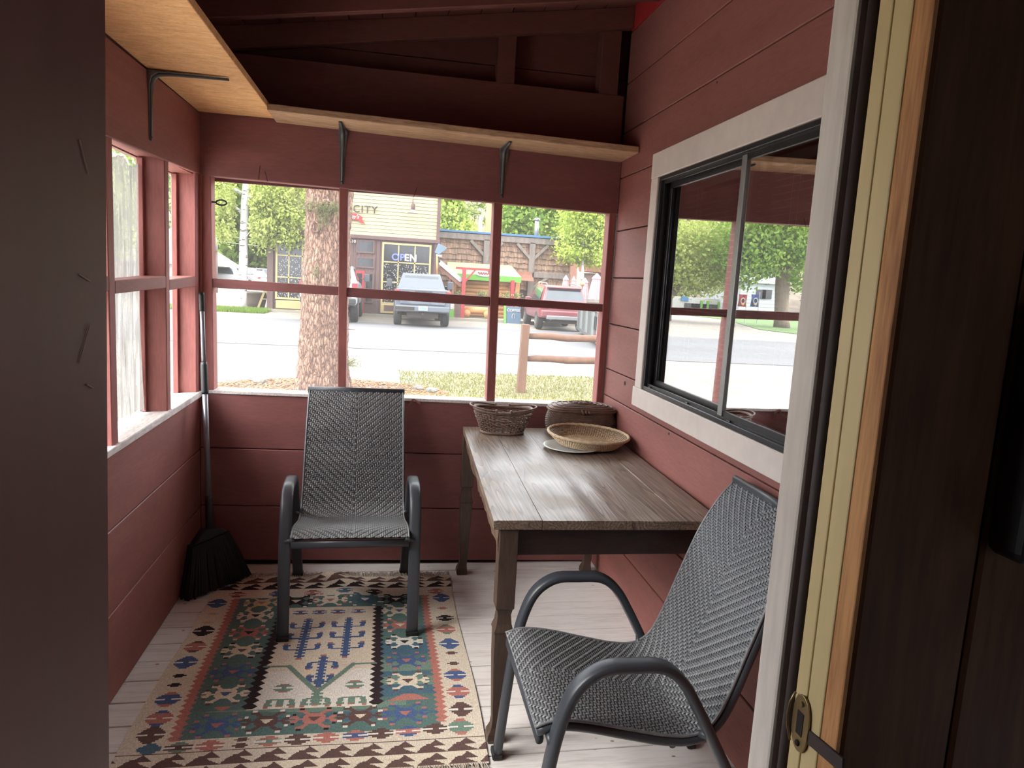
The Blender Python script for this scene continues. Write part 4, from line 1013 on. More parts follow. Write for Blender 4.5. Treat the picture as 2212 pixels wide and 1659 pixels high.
def foliage(b, blobs, n, size, avoid=None):
    for (c, r, share_) in blobs:
        k = int(n*share_); nc = max(6, k//60); cs = []
        for _ in range(nc):
            d = Vector((random.gauss(0,1),random.gauss(0,1),random.gauss(0,1))).normalized(); q = random.uniform(.35,1)**.6
            cs.append(Vector((c[0]+d.x*r[0]*q, c[1]+d.y*r[1]*q, c[2]+d.z*r[2]*q)))
        cl = .22*min(r)+size*1.5
        P = np.array([cs[i % nc] for i in range(k)])+rng.normal(0, cl, (k,3))*np.array([1,1,.75])
        if avoid: P = P[~((np.abs(P[:,0]-avoid[0]) < avoid[2]) & (P[:,1] < avoid[1]+.3) & (P[:,2] < avoid[3]))]; k = len(P)
        U = rng.normal(0,1,(k,3)); U /= np.linalg.norm(U,axis=1)[:,None]; W = rng.normal(0,1,(k,3)); W = np.cross(U,W); W /= np.linalg.norm(W,axis=1)[:,None]
        s_ = size*rng.uniform(.5,1.2,(k,1)); U *= s_; W *= s_*.62
        Q = np.stack([P-U, P+W*.9, P+U, P-W*.9], 1).reshape(-1,3); k0 = len(b.v)
        b.v.extend(map(tuple, Q)); b.f.extend([(k0+4*i,k0+4*i+1,k0+4*i+2,k0+4*i+3) for i in range(k)]); b.m.extend([0]*k)
def tree(name, lab, base, trunk, rad, blobs, n, size, leaf, bark, branches=(), group=None, cat='tree', avoid=None):
    t = thing(name, base, label=lab, cat=cat, group=group)
    if trunk:
        MB().tube(trunk, rad, 12).build('trunk', bark, t, smooth=True)
    for P, r0 in branches: MB().tube(P, [r0*(1-.7*i/(len(P)-1)) for i in range(len(P))], 6).build('branch', bark, t, smooth=True)
    b = MB(); foliage(b, blobs, n, size, avoid); b.build('foliage', leaf, t, recalc=False, kind='stuff')
    return t
# big bark trunk close to the porch
def bark_mat():
    m, n, l, p = material('furrowed_pine_bark')
    v = coords(n, l, (24,24,7)); nz_ = N(n,'ShaderNodeTexNoise'); nz_.inputs['Scale'].default_value = 1.3; nz_.inputs['Detail'].default_value = 4; l.new(v, nz_.inputs['Vector'])
    mxv = N(n,'ShaderNodeMix', data_type='VECTOR'); mxv.inputs[0].default_value = .22; l.new(v, mxv.inputs[4]); l.new(nz_.outputs['Color'], mxv.inputs[5])
    ad = N(n,'ShaderNodeVectorMath', operation='MULTIPLY_ADD'); ad.inputs[1].default_value = (1.6,1.6,1.6); l.new(nz_.outputs['Color'], ad.inputs[0]); l.new(v, ad.inputs[2])
    vo = N(n,'ShaderNodeTexVoronoi', feature='DISTANCE_TO_EDGE'); vo.inputs['Scale'].default_value = 1; l.new(ad.outputs[0], vo.inputs['Vector'])
    r = N(n,'ShaderNodeValToRGB'); l.new(vo.outputs['Distance'], r.inputs[0])
    r.color_ramp.elements[0].color = (*srgb(56,40,33),1); r.color_ramp.elements[0].position = 0; r.color_ramp.elements[1].color = (*srgb(142,113,97),1); r.color_ramp.elements[1].position = .30
    e = r.color_ramp.elements.new(.09); e.color = (*srgb(108,80,66),1)
    l.new(r.outputs[0], p.inputs['Base Color']); p.inputs['Roughness'].default_value = .95
    bp = N(n,'ShaderNodeBump'); bp.inputs['Strength'].default_value = 1; bp.inputs['Distance'].default_value = .04; l.new(vo.outputs['Distance'], bp.inputs['Height']); l.new(bp.outputs[0], p.inputs['Normal'])
    return m
ALB = .5
M_bigbark = bark_mat()
bt = thing('pine_tree', (-.93,10.97,G), label='thick furrowed tree trunk just outside the end window', cat='tree')
b = MB(); na, nz2 = 72, 150
for j in range(nz2+1):
    z = G+5.2*j/nz2; h = z-G
    r0 = .325+.10*math.exp(-h/.35)+.012*math.sin(h*2.1)+.02*math.exp(-((h-1.75)/.25)**2); cx = -.985+.022*h; cy = 10.97
    for i in range(na):
        a = 2*math.pi*i/na; fl = .05*math.exp(-h/.3)*math.sin(5*a+1)
        rr = r0+fl+.012*math.sin(a*17+3*math.sin(h*3.1+a*2))+.007*math.sin(a*31+h*9)+random.uniform(-.006,.006)
        b.v.append((cx+rr*math.cos(a), cy+rr*math.sin(a), z))
for j in range(nz2):
    for i in range(na): b.f.append((j*na+i,j*na+(i+1) % na,(j+1)*na+(i+1) % na,(j+1)*na+i)); b.m.append(0)
b.build('trunk', M_bigbark, bt, smooth=True)
for u, v, r_ in ((681,490,.07),(706,446,.09),(668,447,.05)):
    p = aY(u, v, 10.66); o = MB().tube([(p.x+r_*.8*math.cos(a),p.y,p.z+r_*math.sin(a)) for a in [6.283*i/16 for i in range(16)]], r_*.28, 6, closed=True).build('branch_scar', M_bigbark, bt, smooth=True)
M_lichen = leafy('lichen_sprig', srgb(132,140,96), srgb(168,170,124), .3, 4)
b = MB()
for u, v, dx_, n_ in ((668,443,.22,150),(706,448,.2,190),(722,446,.2,150),(700,462,.12,110),(696,478,.08,60),(683,583,.06,50),(757,783,.16,160)):
    p = aY(u, v, 10.60)
    for _ in range(n_):
        q = p+Vector((random.gauss(0,dx_*.5),random.gauss(0,.05),random.gauss(0,.045))); e = q+Vector((random.uniform(-.05,.05),random.uniform(-.03,.03),random.uniform(-.05,.02)))
        b.bar(q, e, .006, .004)
b.build('lichen_twigs', M_lichen, bt, recalc=False, kind='stuff')
for (u0,v0,u1,v1) in ((752,785,770,776),(752,790,771,790),(753,711,768,712),(664,446,641,455)):
    MB().tube([aY(u0-8,v0,10.9), aY(u0,v0,10.8), aY(u1,v1,10.7)], [.012,.008,.003], 6).build('twig', M_bark_g, bt, smooth=True)
# crown far above the roof line
b = MB(); foliage(b, [((-.9,11,8.5),(2.4,2.4,2.2),1)], 2500, .16); b.build('foliage', M_needle, bt, recalc=False, kind='stuff')

ALB = .38
def F(u, v, Y_=31.5): return aY(u, v, Y_)
# white aspen left
ab = aZ(522,668,G); Ya = ab.y
tk = [F(u,v,Ya) for u,v in ((522,670),(523,640),(524,600),(526,560),(526,520),(528,480),(529,440),(532,400),(533,360),(536,300))]
brs = [([F(522,460,Ya),F(505,444,Ya),F(490,438,Ya-.3)],.07),([F(521,417,Ya),F(500,405,Ya-.2),F(478,396,Ya-.4)],.08),([F(534,404,Ya),F(550,400,Ya+.2),F(566,394,Ya)],.07),([F(534,424,Ya),F(560,428,Ya-.4),F(600,460,Ya-.8)],.06),([F(530,480,Ya),F(548,490,Ya-.4),F(568,512,Ya-.7)],.05),([F(526,520,Ya),F(540,500,Ya-.3)],.04)]
bl = []
for u, v, ru, rv, sh in ((480,420,1.3,.9,.13),(490,480,1.2,.9,.13),(560,430,1.3,1.0,.14),(600,450,1.3,.9,.14),(640,430,.9,.9,.10),(640,495,.8,.8,.07),(575,500,1.0,.7,.08),(530,350,3.6,1.4,.17),(610,520,.7,.4,.04)):
    p = F(u,v,Ya-.5); bl.append(((p.x,p.y,p.z),(ru,.55,rv),sh))
tree('aspen_tree','white-barked aspen tree with light green leaves at the left of the yellow shop', (ab.x,ab.y,G), tk, [.20,.19,.18,.175,.17,.165,.16,.15,.13,.1], bl, 14000, .085, M_leaf_a, M_aspen, brs, avoid=(ab.x+.12,ab.y,.33,5.2))
# bright tree right, in front of the shingled building
rb = aZ(1257,690,G); Yr = 35.0
bl = []
for u, v, ru, rv, sh in ((1250,470,1.2,.8,.16),(1290,470,1.1,.9,.16),(1265,520,1.2,.8,.18),(1300,515,1.0,.9,.16),(1235,545,.7,.5,.09),(1290,560,.8,.35,.10),(1270,420,1.8,.8,.13)):
    p = F(u,v,Yr); bl.append(((p.x,p.y,p.z),(ru,1.2,rv),sh))
p0 = F(1257,690,Yr); p0.z = G
tree('aspen_tree','bright green young aspen in front of the shingled building', tuple(p0), [p0,F(1258,600,Yr),F(1259,540,Yr),F(1262,460,Yr),F(1266,400,Yr)], [.09,.08,.07,.06,.03], bl, 13000, .10, M_leaf_c, M_aspen, [([F(1259,560,Yr),F(1280,510,Yr),F(1300,480,Yr)],.04),([F(1259,540,Yr),F(1240,500,Yr)],.04)])
# pointed evergreen-looking tree above the blue roof
def cone_blobs(u, v0, v1, Y_, rbase, k=8):
    out = []; 
    for i in range(k):
        f = i/(k-1); p = F(u, v0+(v1-v0)*f, Y_); r_ = max(.25, rbase*f**.8); out.append(((p.x,Y_,p.z),(r_,r_,rbase*.25+.3),(.2+f)/(k*.7+.0)))
    s_ = sum(o[2] for o in out); return [(a,b_,c/s_) for a,b_,c in out]
p = F(972,505,48); tree('poplar_tree','tall pale green pointed tree rising behind the blue-edged roof', (p.x,48,G), [(p.x,48,G),(p.x,48,6)], [.2,.1], cone_blobs(972,400,516,48,1.0), 7000, .16, M_needle, M_bark_g, group='trees behind the buildings')
p = F(1008,500,47); tree('poplar_tree','small round green bush tree right of the pointed tree behind the roof', (p.x,47,G), [(p.x,47,G),(p.x,47,4)], [.12,.08], [((p.x,47,p.z-.2),(.6,.6,.7),1)], 1800, .14, M_leaf_c, M_bark_g, group='trees behind the buildings')
for i, (u, v, Y_, rx, rz2, lab) in enumerate(((1118,470,52,1.2,1.6,'green cottonwood just right of the window mullion behind the shingled roof'),(1165,455,55,1.7,2.0,'feathery green cottonwood with grey stems above the chimney pipe'),(1215,470,58,1.7,2.2,'shaded green cottonwood beside the blue roofed cabin'))):
    p = F(u,v,Y_); tree('cottonwood_tree', lab, (p.x,Y_,G), [(p.x,Y_,G),(p.x+.1,Y_,2.5),(p.x-.1,Y_,p.z+1)], [.3,.24,.1], [((p.x,Y_,p.z),(rx,1.6,rz2),.7),((p.x+.4,Y_,p.z+2.2),(rx*.7,1.4,rz2*.6),.3)], 5000, .2, M_leaf_b, M_bark_g, [([(p.x,Y_,2),(p.x+.6,Y_-.3,p.z)],.1),([(p.x,Y_,2),(p.x-.7,Y_-.3,p.z+.5)],.1)], group='trees behind the buildings')
# wood behind the aspen at the far left
for i in range(11):
    u = 446+17*i+random.uniform(-5,5); Y_ = 82+random.uniform(-8,14); p = F(u, 600, Y_); hh = random.uniform(11,16)
    bl = [((p.x,Y_,hh*.62),(2.3,2,hh*.30),.6),((p.x+random.uniform(-1,1),Y_,hh*.28),(2.0,1.6,hh*.18),.4)]
    tree('forest_tree', 'green woodland tree in the dense row far behind the white aspen', (p.x,Y_,G), [(p.x,Y_,G),(p.x+.2,Y_,hh*.5),(p.x-.1,Y_,hh)], [.28,.2,.06], bl, 2000, .34, M_leaf_d, M_bark_g, group='woodland behind the aspen')

# ---- hillside
M_hill = paint('dry_hillside', srgb(168,150,132), .95, .2, .06, fine=.35, bump=.3)
b = MB(); nxh, nyh = 60, 24
for j in range(nyh+1):
    for i in range(nxh+1):
        x = -150+300*i/nxh; y = 95+95*j/nyh; h = 46*(j/nyh)**1.15; b.v.append((x, y, G-.5+h+2.2*math.sin(x*.07+j)*(j/nyh)+1.2*math.sin(x*.19+j*1.7)*(j/nyh)))
for j in range(nyh):
    for i in range(nxh): a = j*(nxh+1)+i; b.f.append((a,a+1,a+nxh+2,a+nxh+1)); b.m.append(0)
b.build('ground_hillside', M_hill, None, smooth=True).__setitem__('kind','structure')
sp = [(1005,455),(1030,462),(1048,478),(1015,480),(1060,450),(1040,440),(1088,458),(1100,440),(990,440),(1025,440),(1140,440),(1200,445)]
for i, (u, v) in enumerate(sp):
    Y_ = 118+random.uniform(-3,10); p = F(u,v,Y_); s_ = random.uniform(.5,1.0)
    tree('hill_shrub','dark green shrub dotted on the dry hillside', (p.x,Y_,p.z-s_), None, None, [((p.x,Y_,p.z-s_*.3),(s_,s_,s_*.9),1)], 220, .2, M_leaf_d, M_bark_g, group='shrubs on the hillside', cat='shrub')

# ---- yellow shop
M_clap = paint('yellow_clapboard', srgb(226,212,166), .7, .06, 1.0, (1,4,4), fine=.05, rnd=.04)
M_brown = paint('mauve_brown_wood', srgb(122,92,88), .75, .12, 1.5, (4,4,.6), fine=.12)
M_yel = paint('cream_yellow_trim', srgb(226,204,140), .6, .05, 2)
M_dkglass = paint('dark_shop_glass', srgb(52,52,56), .12, .3, 1.2)
M_lace = paint('white_lace_beads', srgb(190,190,182), .7, .5, 9, (2,1,1))
M_letter = paint('dark_letter', srgb(70,62,54), .6, .05, 3)
M_signred = paint('sign_red', srgb(196,44,52), .5, .05, 3)
M_signwhite = paint('sign_white', srgb(232,226,220), .5, .03, 3)
YF = 31.5
def text(body, size, mat, parent, loc, name='lettering', depth=.015, rot=(math.pi/2,0,0), align='CENTER', shear=0, spacing=1.0):
    cu_ = bpy.data.curves.new(name, 'FONT'); cu_.body = body; cu_.size = size; cu_.extrude = depth; cu_.align_x = align; cu_.align_y = 'CENTER'; cu_.shear = shear; cu_.space_character = spacing; cu_.offset = size*.012
    o = bpy.data.objects.new(name, cu_); COL.objects.link(o); dg = bpy.context.evaluated_depsgraph_get()
    me_ = bpy.data.meshes.new_from_object(o.evaluated_get(dg)); bpy.data.objects.remove(o); bpy.data.curves.remove(cu_)
    me_.materials.clear(); me_.materials.append(mat)
    q = bpy.data.objects.new(name, me_); COL.objects.link(q); q.parent = parent; q.rotation_euler = rot
    inv = MW[parent.name].inverted(); q.location = inv @ Vector(loc); return q
shop = thing('shop_building', (-1.5,YF,G), label='yellow clapboard shop with brown storefront across the road', cat='building')
xl, xr_ = F(577,600).x, F(946,600).x
zlow = (F(757,506).z+F(945,518).z)/2; ztop = 7.4
MB().box(xl, xr_, YF+.06, YF+8, G, ztop).build('shell', M_brown, shop)
z = zlow; k = 0
c0 = None
while z < ztop:
    if c0 is None:
        c0 = MB().hexa([(0,-.035,0),(xr_-xl-.14,-.035,0),(xr_-xl-.14,0,0),(0,0,0),(0,-.018,.140),(xr_-xl-.14,-.018,.140),(xr_-xl-.14,0,.140),(0,0,.140)]).build('clapboard', M_clap, shop, local=True)  # boards stop short so the brown shell shows as their shadow lines
        inv = MW[shop.name].inverted(); c0.location = inv @ Vector((xl,YF+.06,z))
    else: share(c0, 'clapboard', inv @ Vector((xl,YF+.06,z)), shop)
    z += .15
MB().box(xr_-.14, xr_, YF-.03, YF+.06, zlow, ztop).build('corner_trim', M_brown, shop)
MB().box(xl, xr_+.02, YF-.08, YF+.06, zlow-.16, zlow).build('band_trim', M_brown, shop, bevel=.02)
MB().box(xl, xl+.24, YF-.04, YF+.06, G, zlow-.16).build('corner_post', M_brown, shop)
MB().box(xr_-.2, xr_, YF-.04, YF+.06, G, zlow-.16).build('corner_post', M_brown, shop)
xw = xl+.3
while xw < xr_-.25:                                     # upright boards of the storefront
    MB().box(xw+.006, xw+.154, YF+.03, YF+.06, G, zlow-.16).build('wall_board', M_brown, shop); xw += .16
def shop_window(u0, v0, u1, v1, cols, rows, beads):
    a, c = F(u0,v0), F(u1,v1); x0, x1 = a.x, c.x; z1 = a.z; z0 = c.z
    w_ = MB(); f = .08
    fr_ = ringY(w_, YF-.05, YF+.02, x0, x1, z0, z1, f).build('window_frame', M_yel, shop, bevel=.006, seg=1)
    MB().box(x0+f, x1-f, YF-.0, YF+.012, z0+f, z1-f).build('pane', M_dkglass, fr_)
    for i in range(1, cols): xx = x0+(x1-x0)*i/cols; MB().box(xx-.025,xx+.025,YF-.03,YF,z0+f,z1-f).build('glazing_bar', M_yel, fr_)
    for r_ in rows: zz = F((u0+u1)/2, r_).z; MB().box(x0+f,x1-f,YF-.03,YF,zz-.025,zz+.025).build('glazing_bar', M_yel, fr_)
    if beads:
        bd = MB(); zt_ = F((u0+u1)/2, beads[0]).z
        for _ in range(beads[2]):
            xx = random.uniform(x0+f+.02,x1-f-.02); zz = random.uniform(z0+f,zt_); s_ = random.uniform(.006,.014); bd.box(xx-s_,xx+s_,YF-.012,YF-.001,zz-s_*1.6,zz+s_*1.6)
        bd.build('bead_curtain', M_signwhite, fr_, recalc=False, kind='stuff')
    return fr_, x0, x1, z0, z1
def ringY(mb, y0, y1, x0, x1, z0, z1, w):
    return mb.box(x0,x1,y0,y1,z0,z0+w).box(x0,x1,y0,y1,z1-w,z1).box(x0,x0+w,y0,y1,z0+w,z1-w).box(x1-w,x1,y0,y1,z0+w,z1-w)
shop_window(596,513,680,650,3,(553,600),(556,0,300))
MB().box(F(596,650).x,F(680,650).x,YF-.06,YF+.03,F(640,668).z,F(640,650).z).build('window_apron', M_yel, shop, bevel=.02, seg=1)
wf_, wx0, wx1, wz0, wz1 = shop_window(826,523,927,662,3,(568,611),(572,0,420))
MB().box(wx0,wx1,YF-.06,YF+.03,G+.15,wz0).build('window_apron', M_yel, shop, bevel=.02, seg=1)
MB().box(wx0+.15,wx1-.15,YF-.066,YF-.058,G+.25,G+.5).build('apron_panel', M_brown, shop)
# neon sign in the window
op = thing('neon_sign', (0,0,0), label='OPEN sign, blue and white, in the right shop window', cat='sign')
a = F(872,557); op.location = (a.x,YF-.06,a.z); MW[op.name] = Matrix.Translation(op.location)
M_blue_l = glow('blue_neon', srgb(70,80,240), 2.2); M_white_l = glow('white_neon', srgb(255,244,250), 2.6)
text('OP', .40, M_blue_l, op, (a.x-.24,YF-.065,a.z), spacing=1.1); text('EN', .40, M_white_l, op, (a.x+.29,YF-.065,a.z), spacing=1.1)
# door zone
for (u0,v0,u1,v1) in ((770,517,809,548),(770,554,809,580)):
    p, q = F(u0,v0), F(u1,v1); f_ = ringY(MB(), YF-.02, YF+.05, p.x, q.x, q.z, p.z, .06).build('transom_frame', M_brown, shop); MB().box(p.x+.05,q.x-.05,YF+.01,YF+.025,q.z+.05,p.z-.05).build('pane', M_dkglass, f_)
p, q = F(768,584), F(786,676); dr = MB().box(p.x-.2,q.x,YF-.02,YF+.05,G+.1,p.z).build('shop_door', M_signred, shop, bevel=.01, seg=1)
p2, q2 = F(771,590), F(781,640); MB().box(p2.x,q2.x,YF-.03,YF-.015,q2.z,p2.z).build('pane', M_dkglass, dr)
p, q = F(788,588), F(806,655); f_ = ringY(MB(), YF-.02, YF+.05, p.x, q.x, q.z, p.z, .06).build('side_light', M_brown, shop); MB().box(p.x+.05,q.x-.05,YF+.01,YF+.025,q.z+.05,p.z-.05).build('pane', M_dkglass, f_)
a = F(789,453); text('CITY', .42, M_letter, shop, (a.x,YF-.02,a.z), spacing=1.18)
a = F(762,521.5); text('510', .18, M_signwhite, shop, (a.x,YF-.05,a.z))
# ribbon sign
rs = thing('ribbon_sign', tuple(F(766,472,YF-.05)), label='red ribbon-shaped sign with white script under the word CITY', cat='sign')
pts = [F(u,v,YF-.05) for u,v in ((744,462),(756,460),(766,461),(776,464),(784,470),(781,473),(789,484),(782,482),(772,476),(764,474),(756,475),(744,478))]
MB().prism([(p.x,p.z) for p in pts], 1, YF-.06, YF-.035).build('ribbon', M_signred, rs)
a = F(764,468); text("ney's", .22, M_signwhite, rs, (a.x,YF-.062,a.z), depth=.004, shear=.3, rot=(math.pi/2,-.0,0))
# gooseneck lamp
gl_ = thing('wall_lamp', tuple(F(892,440,YF)), label='gooseneck barn lamp on the yellow clapboards', cat='lamp')
a = F(892,455,YF-.35)
MB().tube([F(892,436,YF), F(892,434,YF-.12), F(892,432,YF-.3), F(892,438,YF-.35), F(892,445,YF-.35)], .025, 8).build('arm', M_brown, gl_, smooth=True)
MB().lathe([(.07,.16),(.08,.02),(.10,-.03),(.22,-.09),(.23,-.10),(.0,-.10)], tuple(a), 18).build('shade', M_signwhite, gl_, smooth=True)
MB().lathe([(.05,.30),(.09,.24),(.09,.05),(.07,.02)], tuple(a), 14).build('neck', M_brown, gl_, smooth=True)

# ---- shingled building with blue roof edge
YS = 36.0
M_shing = paint('brown_cedar_shingle', srgb(206,168,140), .85, .45, 5.0, (1,1,.35), fine=.25)
M_timber = paint('grey_timber', srgb(176,162,152), .85, .2, 2, (3,3,.6), fine=.2, bump=.3)
M_blue = paint('blue_metal_roof', srgb(64,136,196), .4, .08, 2)
sb = thing('shingled_building', (8,YS,G), label='cedar-shingled timber building with a blue roof edge', cat='building')
a0, a1 = F(940,497,YS), F(1240,519,YS); zr = F(1080,506,YS).z; x0, x1 = a0.x-.2, F(1236,519,YS).x
MB().box(x0, x1, YS+.1, YS+6, G, zr-.1).build('shell', M_brown, sb)
MB().box(x0-.1, x1+.2, YS-.25, YS-.05, zr-.06, zr+.04).build('roof_edge', M_blue, sb, bevel=.01, seg=1)
MB().hexa([(x0-.1,YS-.2,zr),(x1+.2,YS-.2,zr),(x1+.2,YS+6,zr-.1),(x0-.1,YS+6,zr-.1),(x0-.1,YS-.2,zr+.03),(x1+.2,YS-.2,zr+.03),(x1+.2,YS+6,zr-.07),(x0-.1,YS+6,zr-.07)]).build('roof', M_blue, sb)
MB().box(x0, x1, YS-.2, YS, zr-.38, zr-.08).build('beam', M_timber, sb, bevel=.02, seg=1)
MB().box(F(1148,590,YS).x, x1, YS-.2, YS, F(1190,602,YS).z, F(1190,590,YS).z).build('beam', M_timber, sb, bevel=.02, seg=1)
for u in (1050,1149):
    xc = F(u,540,YS).x; MB().box(xc-.15,xc+.15,YS-.2,YS+.02,G,zr-.3).build('post', M_timber, sb, bevel=.02, seg=1)
    for sg in (-1,1): MB().bar((xc+sg*.1,YS-.1,zr-1.1),(xc+sg*.8,YS-.1,zr-.4),.14,.16,(0,1,0)).build('brace', M_timber, sb)
p, q = F(1150,612,YS), F(1165,600,YS); MB().bar((p.x,YS-.1,p.z-.2),(q.x+.5,YS-.1,q.z+.1),.14,.16,(0,1,0)).build('brace', M_timber, sb)
b = MB(); z = zr-.55; row = 0
while z > 1.0:
    x = x0-random.uniform(0,.1)
    while x < x1:
        w_ = random.uniform(.10,.19); dz = random.uniform(-.03,.03); o_ = random.uniform(.0,.02)
        b.hexa([(x,YS-.01-o_,z+dz),(min(x+w_-.008,x1),YS-.01-o_,z+dz),(min(x+w_-.008,x1),YS+.09,z+dz),(x,YS+.09,z+dz),(x,YS+.075,z+.36),(min(x+w_-.008,x1),YS+.075,z+.36),(min(x+w_-.008,x1),YS+.09,z+.36),(x,YS+.09,z+.36)]); x += w_
    z -= .27
b.build('shingles', M_shing, sb, recalc=False, kind='stuff')
p = F(1159,497,YS+1); MB().tube([(p.x,YS+1,zr),(p.x,YS+1,zr+.9)], .11, 12).build('chimney_pipe', M_alu, sb, smooth=True); MB().lathe([(.16,0),(.17,.08),(0,.14)],(p.x,YS+1,zr+.9),12).build('chimney_cap', M_alu, sb)
# awning and lower porch colours
M_copper = paint('rusty_awning', srgb(186,124,100), .6, .15, 4)
p = F(1120,585,YS-.8); q = F(1143,606,YS-1.6)
MB().hexa([(p.x,YS-.2,p.z-.03),(p.x+.75,YS-.2,p.z-.03),(q.x+.25,YS-1.5,q.z-.03),(p.x,YS-1.5,q.z-.03),(p.x,YS-.2,p.z),(p.x+.75,YS-.2,p.z),(q.x+.25,YS-1.5,q.z),(p.x,YS-1.5,q.z)]).build('awning', M_copper, sb)
# cabin far behind with blue roof
p = F(1226,474,64); cb = thing('cabin', (p.x,64,G), label='distant cabin with pale blue roof among the cottonwoods', cat='building')
MB().box(p.x-1.4,p.x+1.2,64,67,G,p.z).build('wall', M_copper, cb); MB().prism([(p.x-2,p.z-.2),(p.x+1.6,p.z-.5),(p.x-.2,p.z+1.1)],1,63.5,67.5).build('roof', paint('pale_blue_roof', srgb(140,196,226), .5, .05, 3), cb)
p = F(1279,573,45); cb = thing('wood_shed', (p.x,45,G), label='orange-brown shed roof showing between the leaves of the bright aspen', cat='building')
MB().hexa([(p.x-.3,45,p.z-.4),(p.x+2,45,p.z-.5),(p.x+2,47,p.z-.5),(p.x-.3,47,p.z-.4),(p.x-.5,44.8,p.z+.3),(p.x+2,44.8,p.z+.1),(p.x+2,47,p.z+.1),(p.x-.5,47,p.z+.3)]).build('roof', M_copper, cb); MB().box(p.x,p.x+2,45.2,46.8,G,p.z-.5).build('wall', M_brown, cb)

# ---- food stand with green roof
YT = 33.4
M_lime = paint('lime_green_roof', srgb(196,226,150), .6, .06, 2); M_lime2 = paint('bright_green_fascia', srgb(120,200,64), .6, .06, 3)
M_log = paint('honey_log', srgb(255,184,116), .7, .15, 2, (.6,4,4), fine=.12); M_redpost = paint('red_post', srgb(206,56,60), .6, .06, 3)
stn = thing('food_stand', tuple(F(1045,690,YT)), label='small log food stand with lime green roof across the road', cat='stand')
x0, x1 = F(978,620,YT).x, F(1118,620,YT).x
zr0, zr1, zr2 = F(1040,571,YT).z, F(1040,596,YT).z, F(1040,606,YT).z
MB().hexa([(x0-.35,YT-.5,zr1),(x1+.05,YT-.5,zr1-.0),(x1-.15,YT+1.2,zr0),(x0-.2,YT+1.2,zr0),(x0-.35,YT-.5,zr1+.05),(x1+.05,YT-.5,zr1+.05),(x1-.15,YT+1.2,zr0+.05),(x0-.2,YT+1.2,zr0+.05)]).build('roof', M_lime, stn)
MB().box(x0-.3,x1+.06,YT-.54,YT-.48,zr2,zr1+.04).build('fascia', M_lime2, stn)
zl = zr2
while zl > G+.1:
    MB().tube([(x0,YT,zl-.1),(x1,YT,zl-.1)], .105, 10).build('log', M_log, stn, smooth=True); zl -= .19
MB().box(x0,x1,YT+.05,YT+2,G,zr1).build('shell', M_log, stn)
for u in (980,1117): xx = F(u,620,YT).x; MB().box(xx-.1,xx+.1,YT-.15,YT+.05,G,zr2).build('corner_post', M_log, stn)
a = F(1045,591,YT-.3); lg = MB(); lg.prism([(a.x+.42*math.cos(t),a.z+.14*math.sin(t)) for t in [6.283*i/20 for i in range(20)]],1,YT-.58,YT-.55); lg.build('oval_logo', M_signwhite, stn)
MB().tube([(a.x-.3+.6*i/30, YT-.585, a.z+.05*math.sin(i*1.1)) for i in range(31)], .018, 6).build('logo_scrawl', M_signred, stn)
a = F(1105,617,YT-.16); MB().box(a.x-.16,a.x+.16,YT-.20,YT-.16,a.z-.14,a.z+.14).build('notice', M_signred, stn); MB().bar((a.x-.07,YT-.205,a.z-.07),(a.x+.07,YT-.205,a.z+.07),.03,.01,(0,1,0)).bar((a.x-.07,YT-.205,a.z+.07),(a.x+.07,YT-.205,a.z-.07),.03,.01,(0,1,0)).build('notice_mark', M_signwhite, stn)
# red arbour frame
ar = thing('red_arbour', tuple(F(998,690,31.6)), label='red timber arbour frame in front of the green-roofed stand', cat='arbour')
Yq = 31.7; a, c = F(998,690,Yq), F(998,578,Yq); xb = F(1116,600,Yq).x
MB().box(a.x-.08,a.x+.08,Yq-.08,Yq+.08,G+.1,c.z).build('post', M_redpost, ar); MB().box(xb-.08,xb+.08,Yq+.9,Yq+1.06,G+.1,F(1116,606,Yq+1).z).build('post', M_redpost, ar)
MB().box(F(985,580,Yq).x,F(1068,583,Yq).x,Yq-.06,Yq+.06,c.z-.08,c.z+.02).build('beam', M_redpost, ar)
MB().bar((a.x+.05,Yq,c.z-.62),(a.x+.5,Yq,c.z-.05),.07,.08,(0,1,0)).build('brace', M_redpost, ar); xm = F(1054,583,Yq).x; MB().bar((xm,Yq,c.z-.05),(xm+.35,Yq,c.z-.45),.07,.08,(0,1,0)).build('brace', M_redpost, ar)
# lean-to gutter roof at the shop corner
lt = thing('lean_to_roof', tuple(F(970,600,32.2)), label='small sloping lean-to roof with grey gutter beside the shop corner', cat='roof')
Yl = 32.0; a, c = F(950,564,Yl), F(997,604,Yl)
MB().bar((a.x,Yl,a.z-.05),(c.x,Yl,c.z-.05),.14,.2,(0,0,1)).build('gutter', M_alu, lt); MB().bar((a.x,Yl+.05,a.z-.27),(c.x,Yl+.05,c.z-.27),.1,.16,(0,0,1)).build('fascia', M_copper, lt)
MB().hexa([(a.x,Yl,a.z),(c.x,Yl,c.z),(c.x,Yl+1.3,c.z),(a.x,Yl+1.3,a.z),(a.x,Yl,a.z+.06),(c.x,Yl,c.z+.06),(c.x,Yl+1.3,c.z+.06),(a.x,Yl+1.3,a.z+.06)]).build('roof', M_alu, lt)
for u in (970,978): xx = F(u,640,Yl).x; MB().box(xx-.05,xx+.05,Yl+.1,Yl+.2,G,F(u,590,Yl).z).build('post', M_copper, lt)
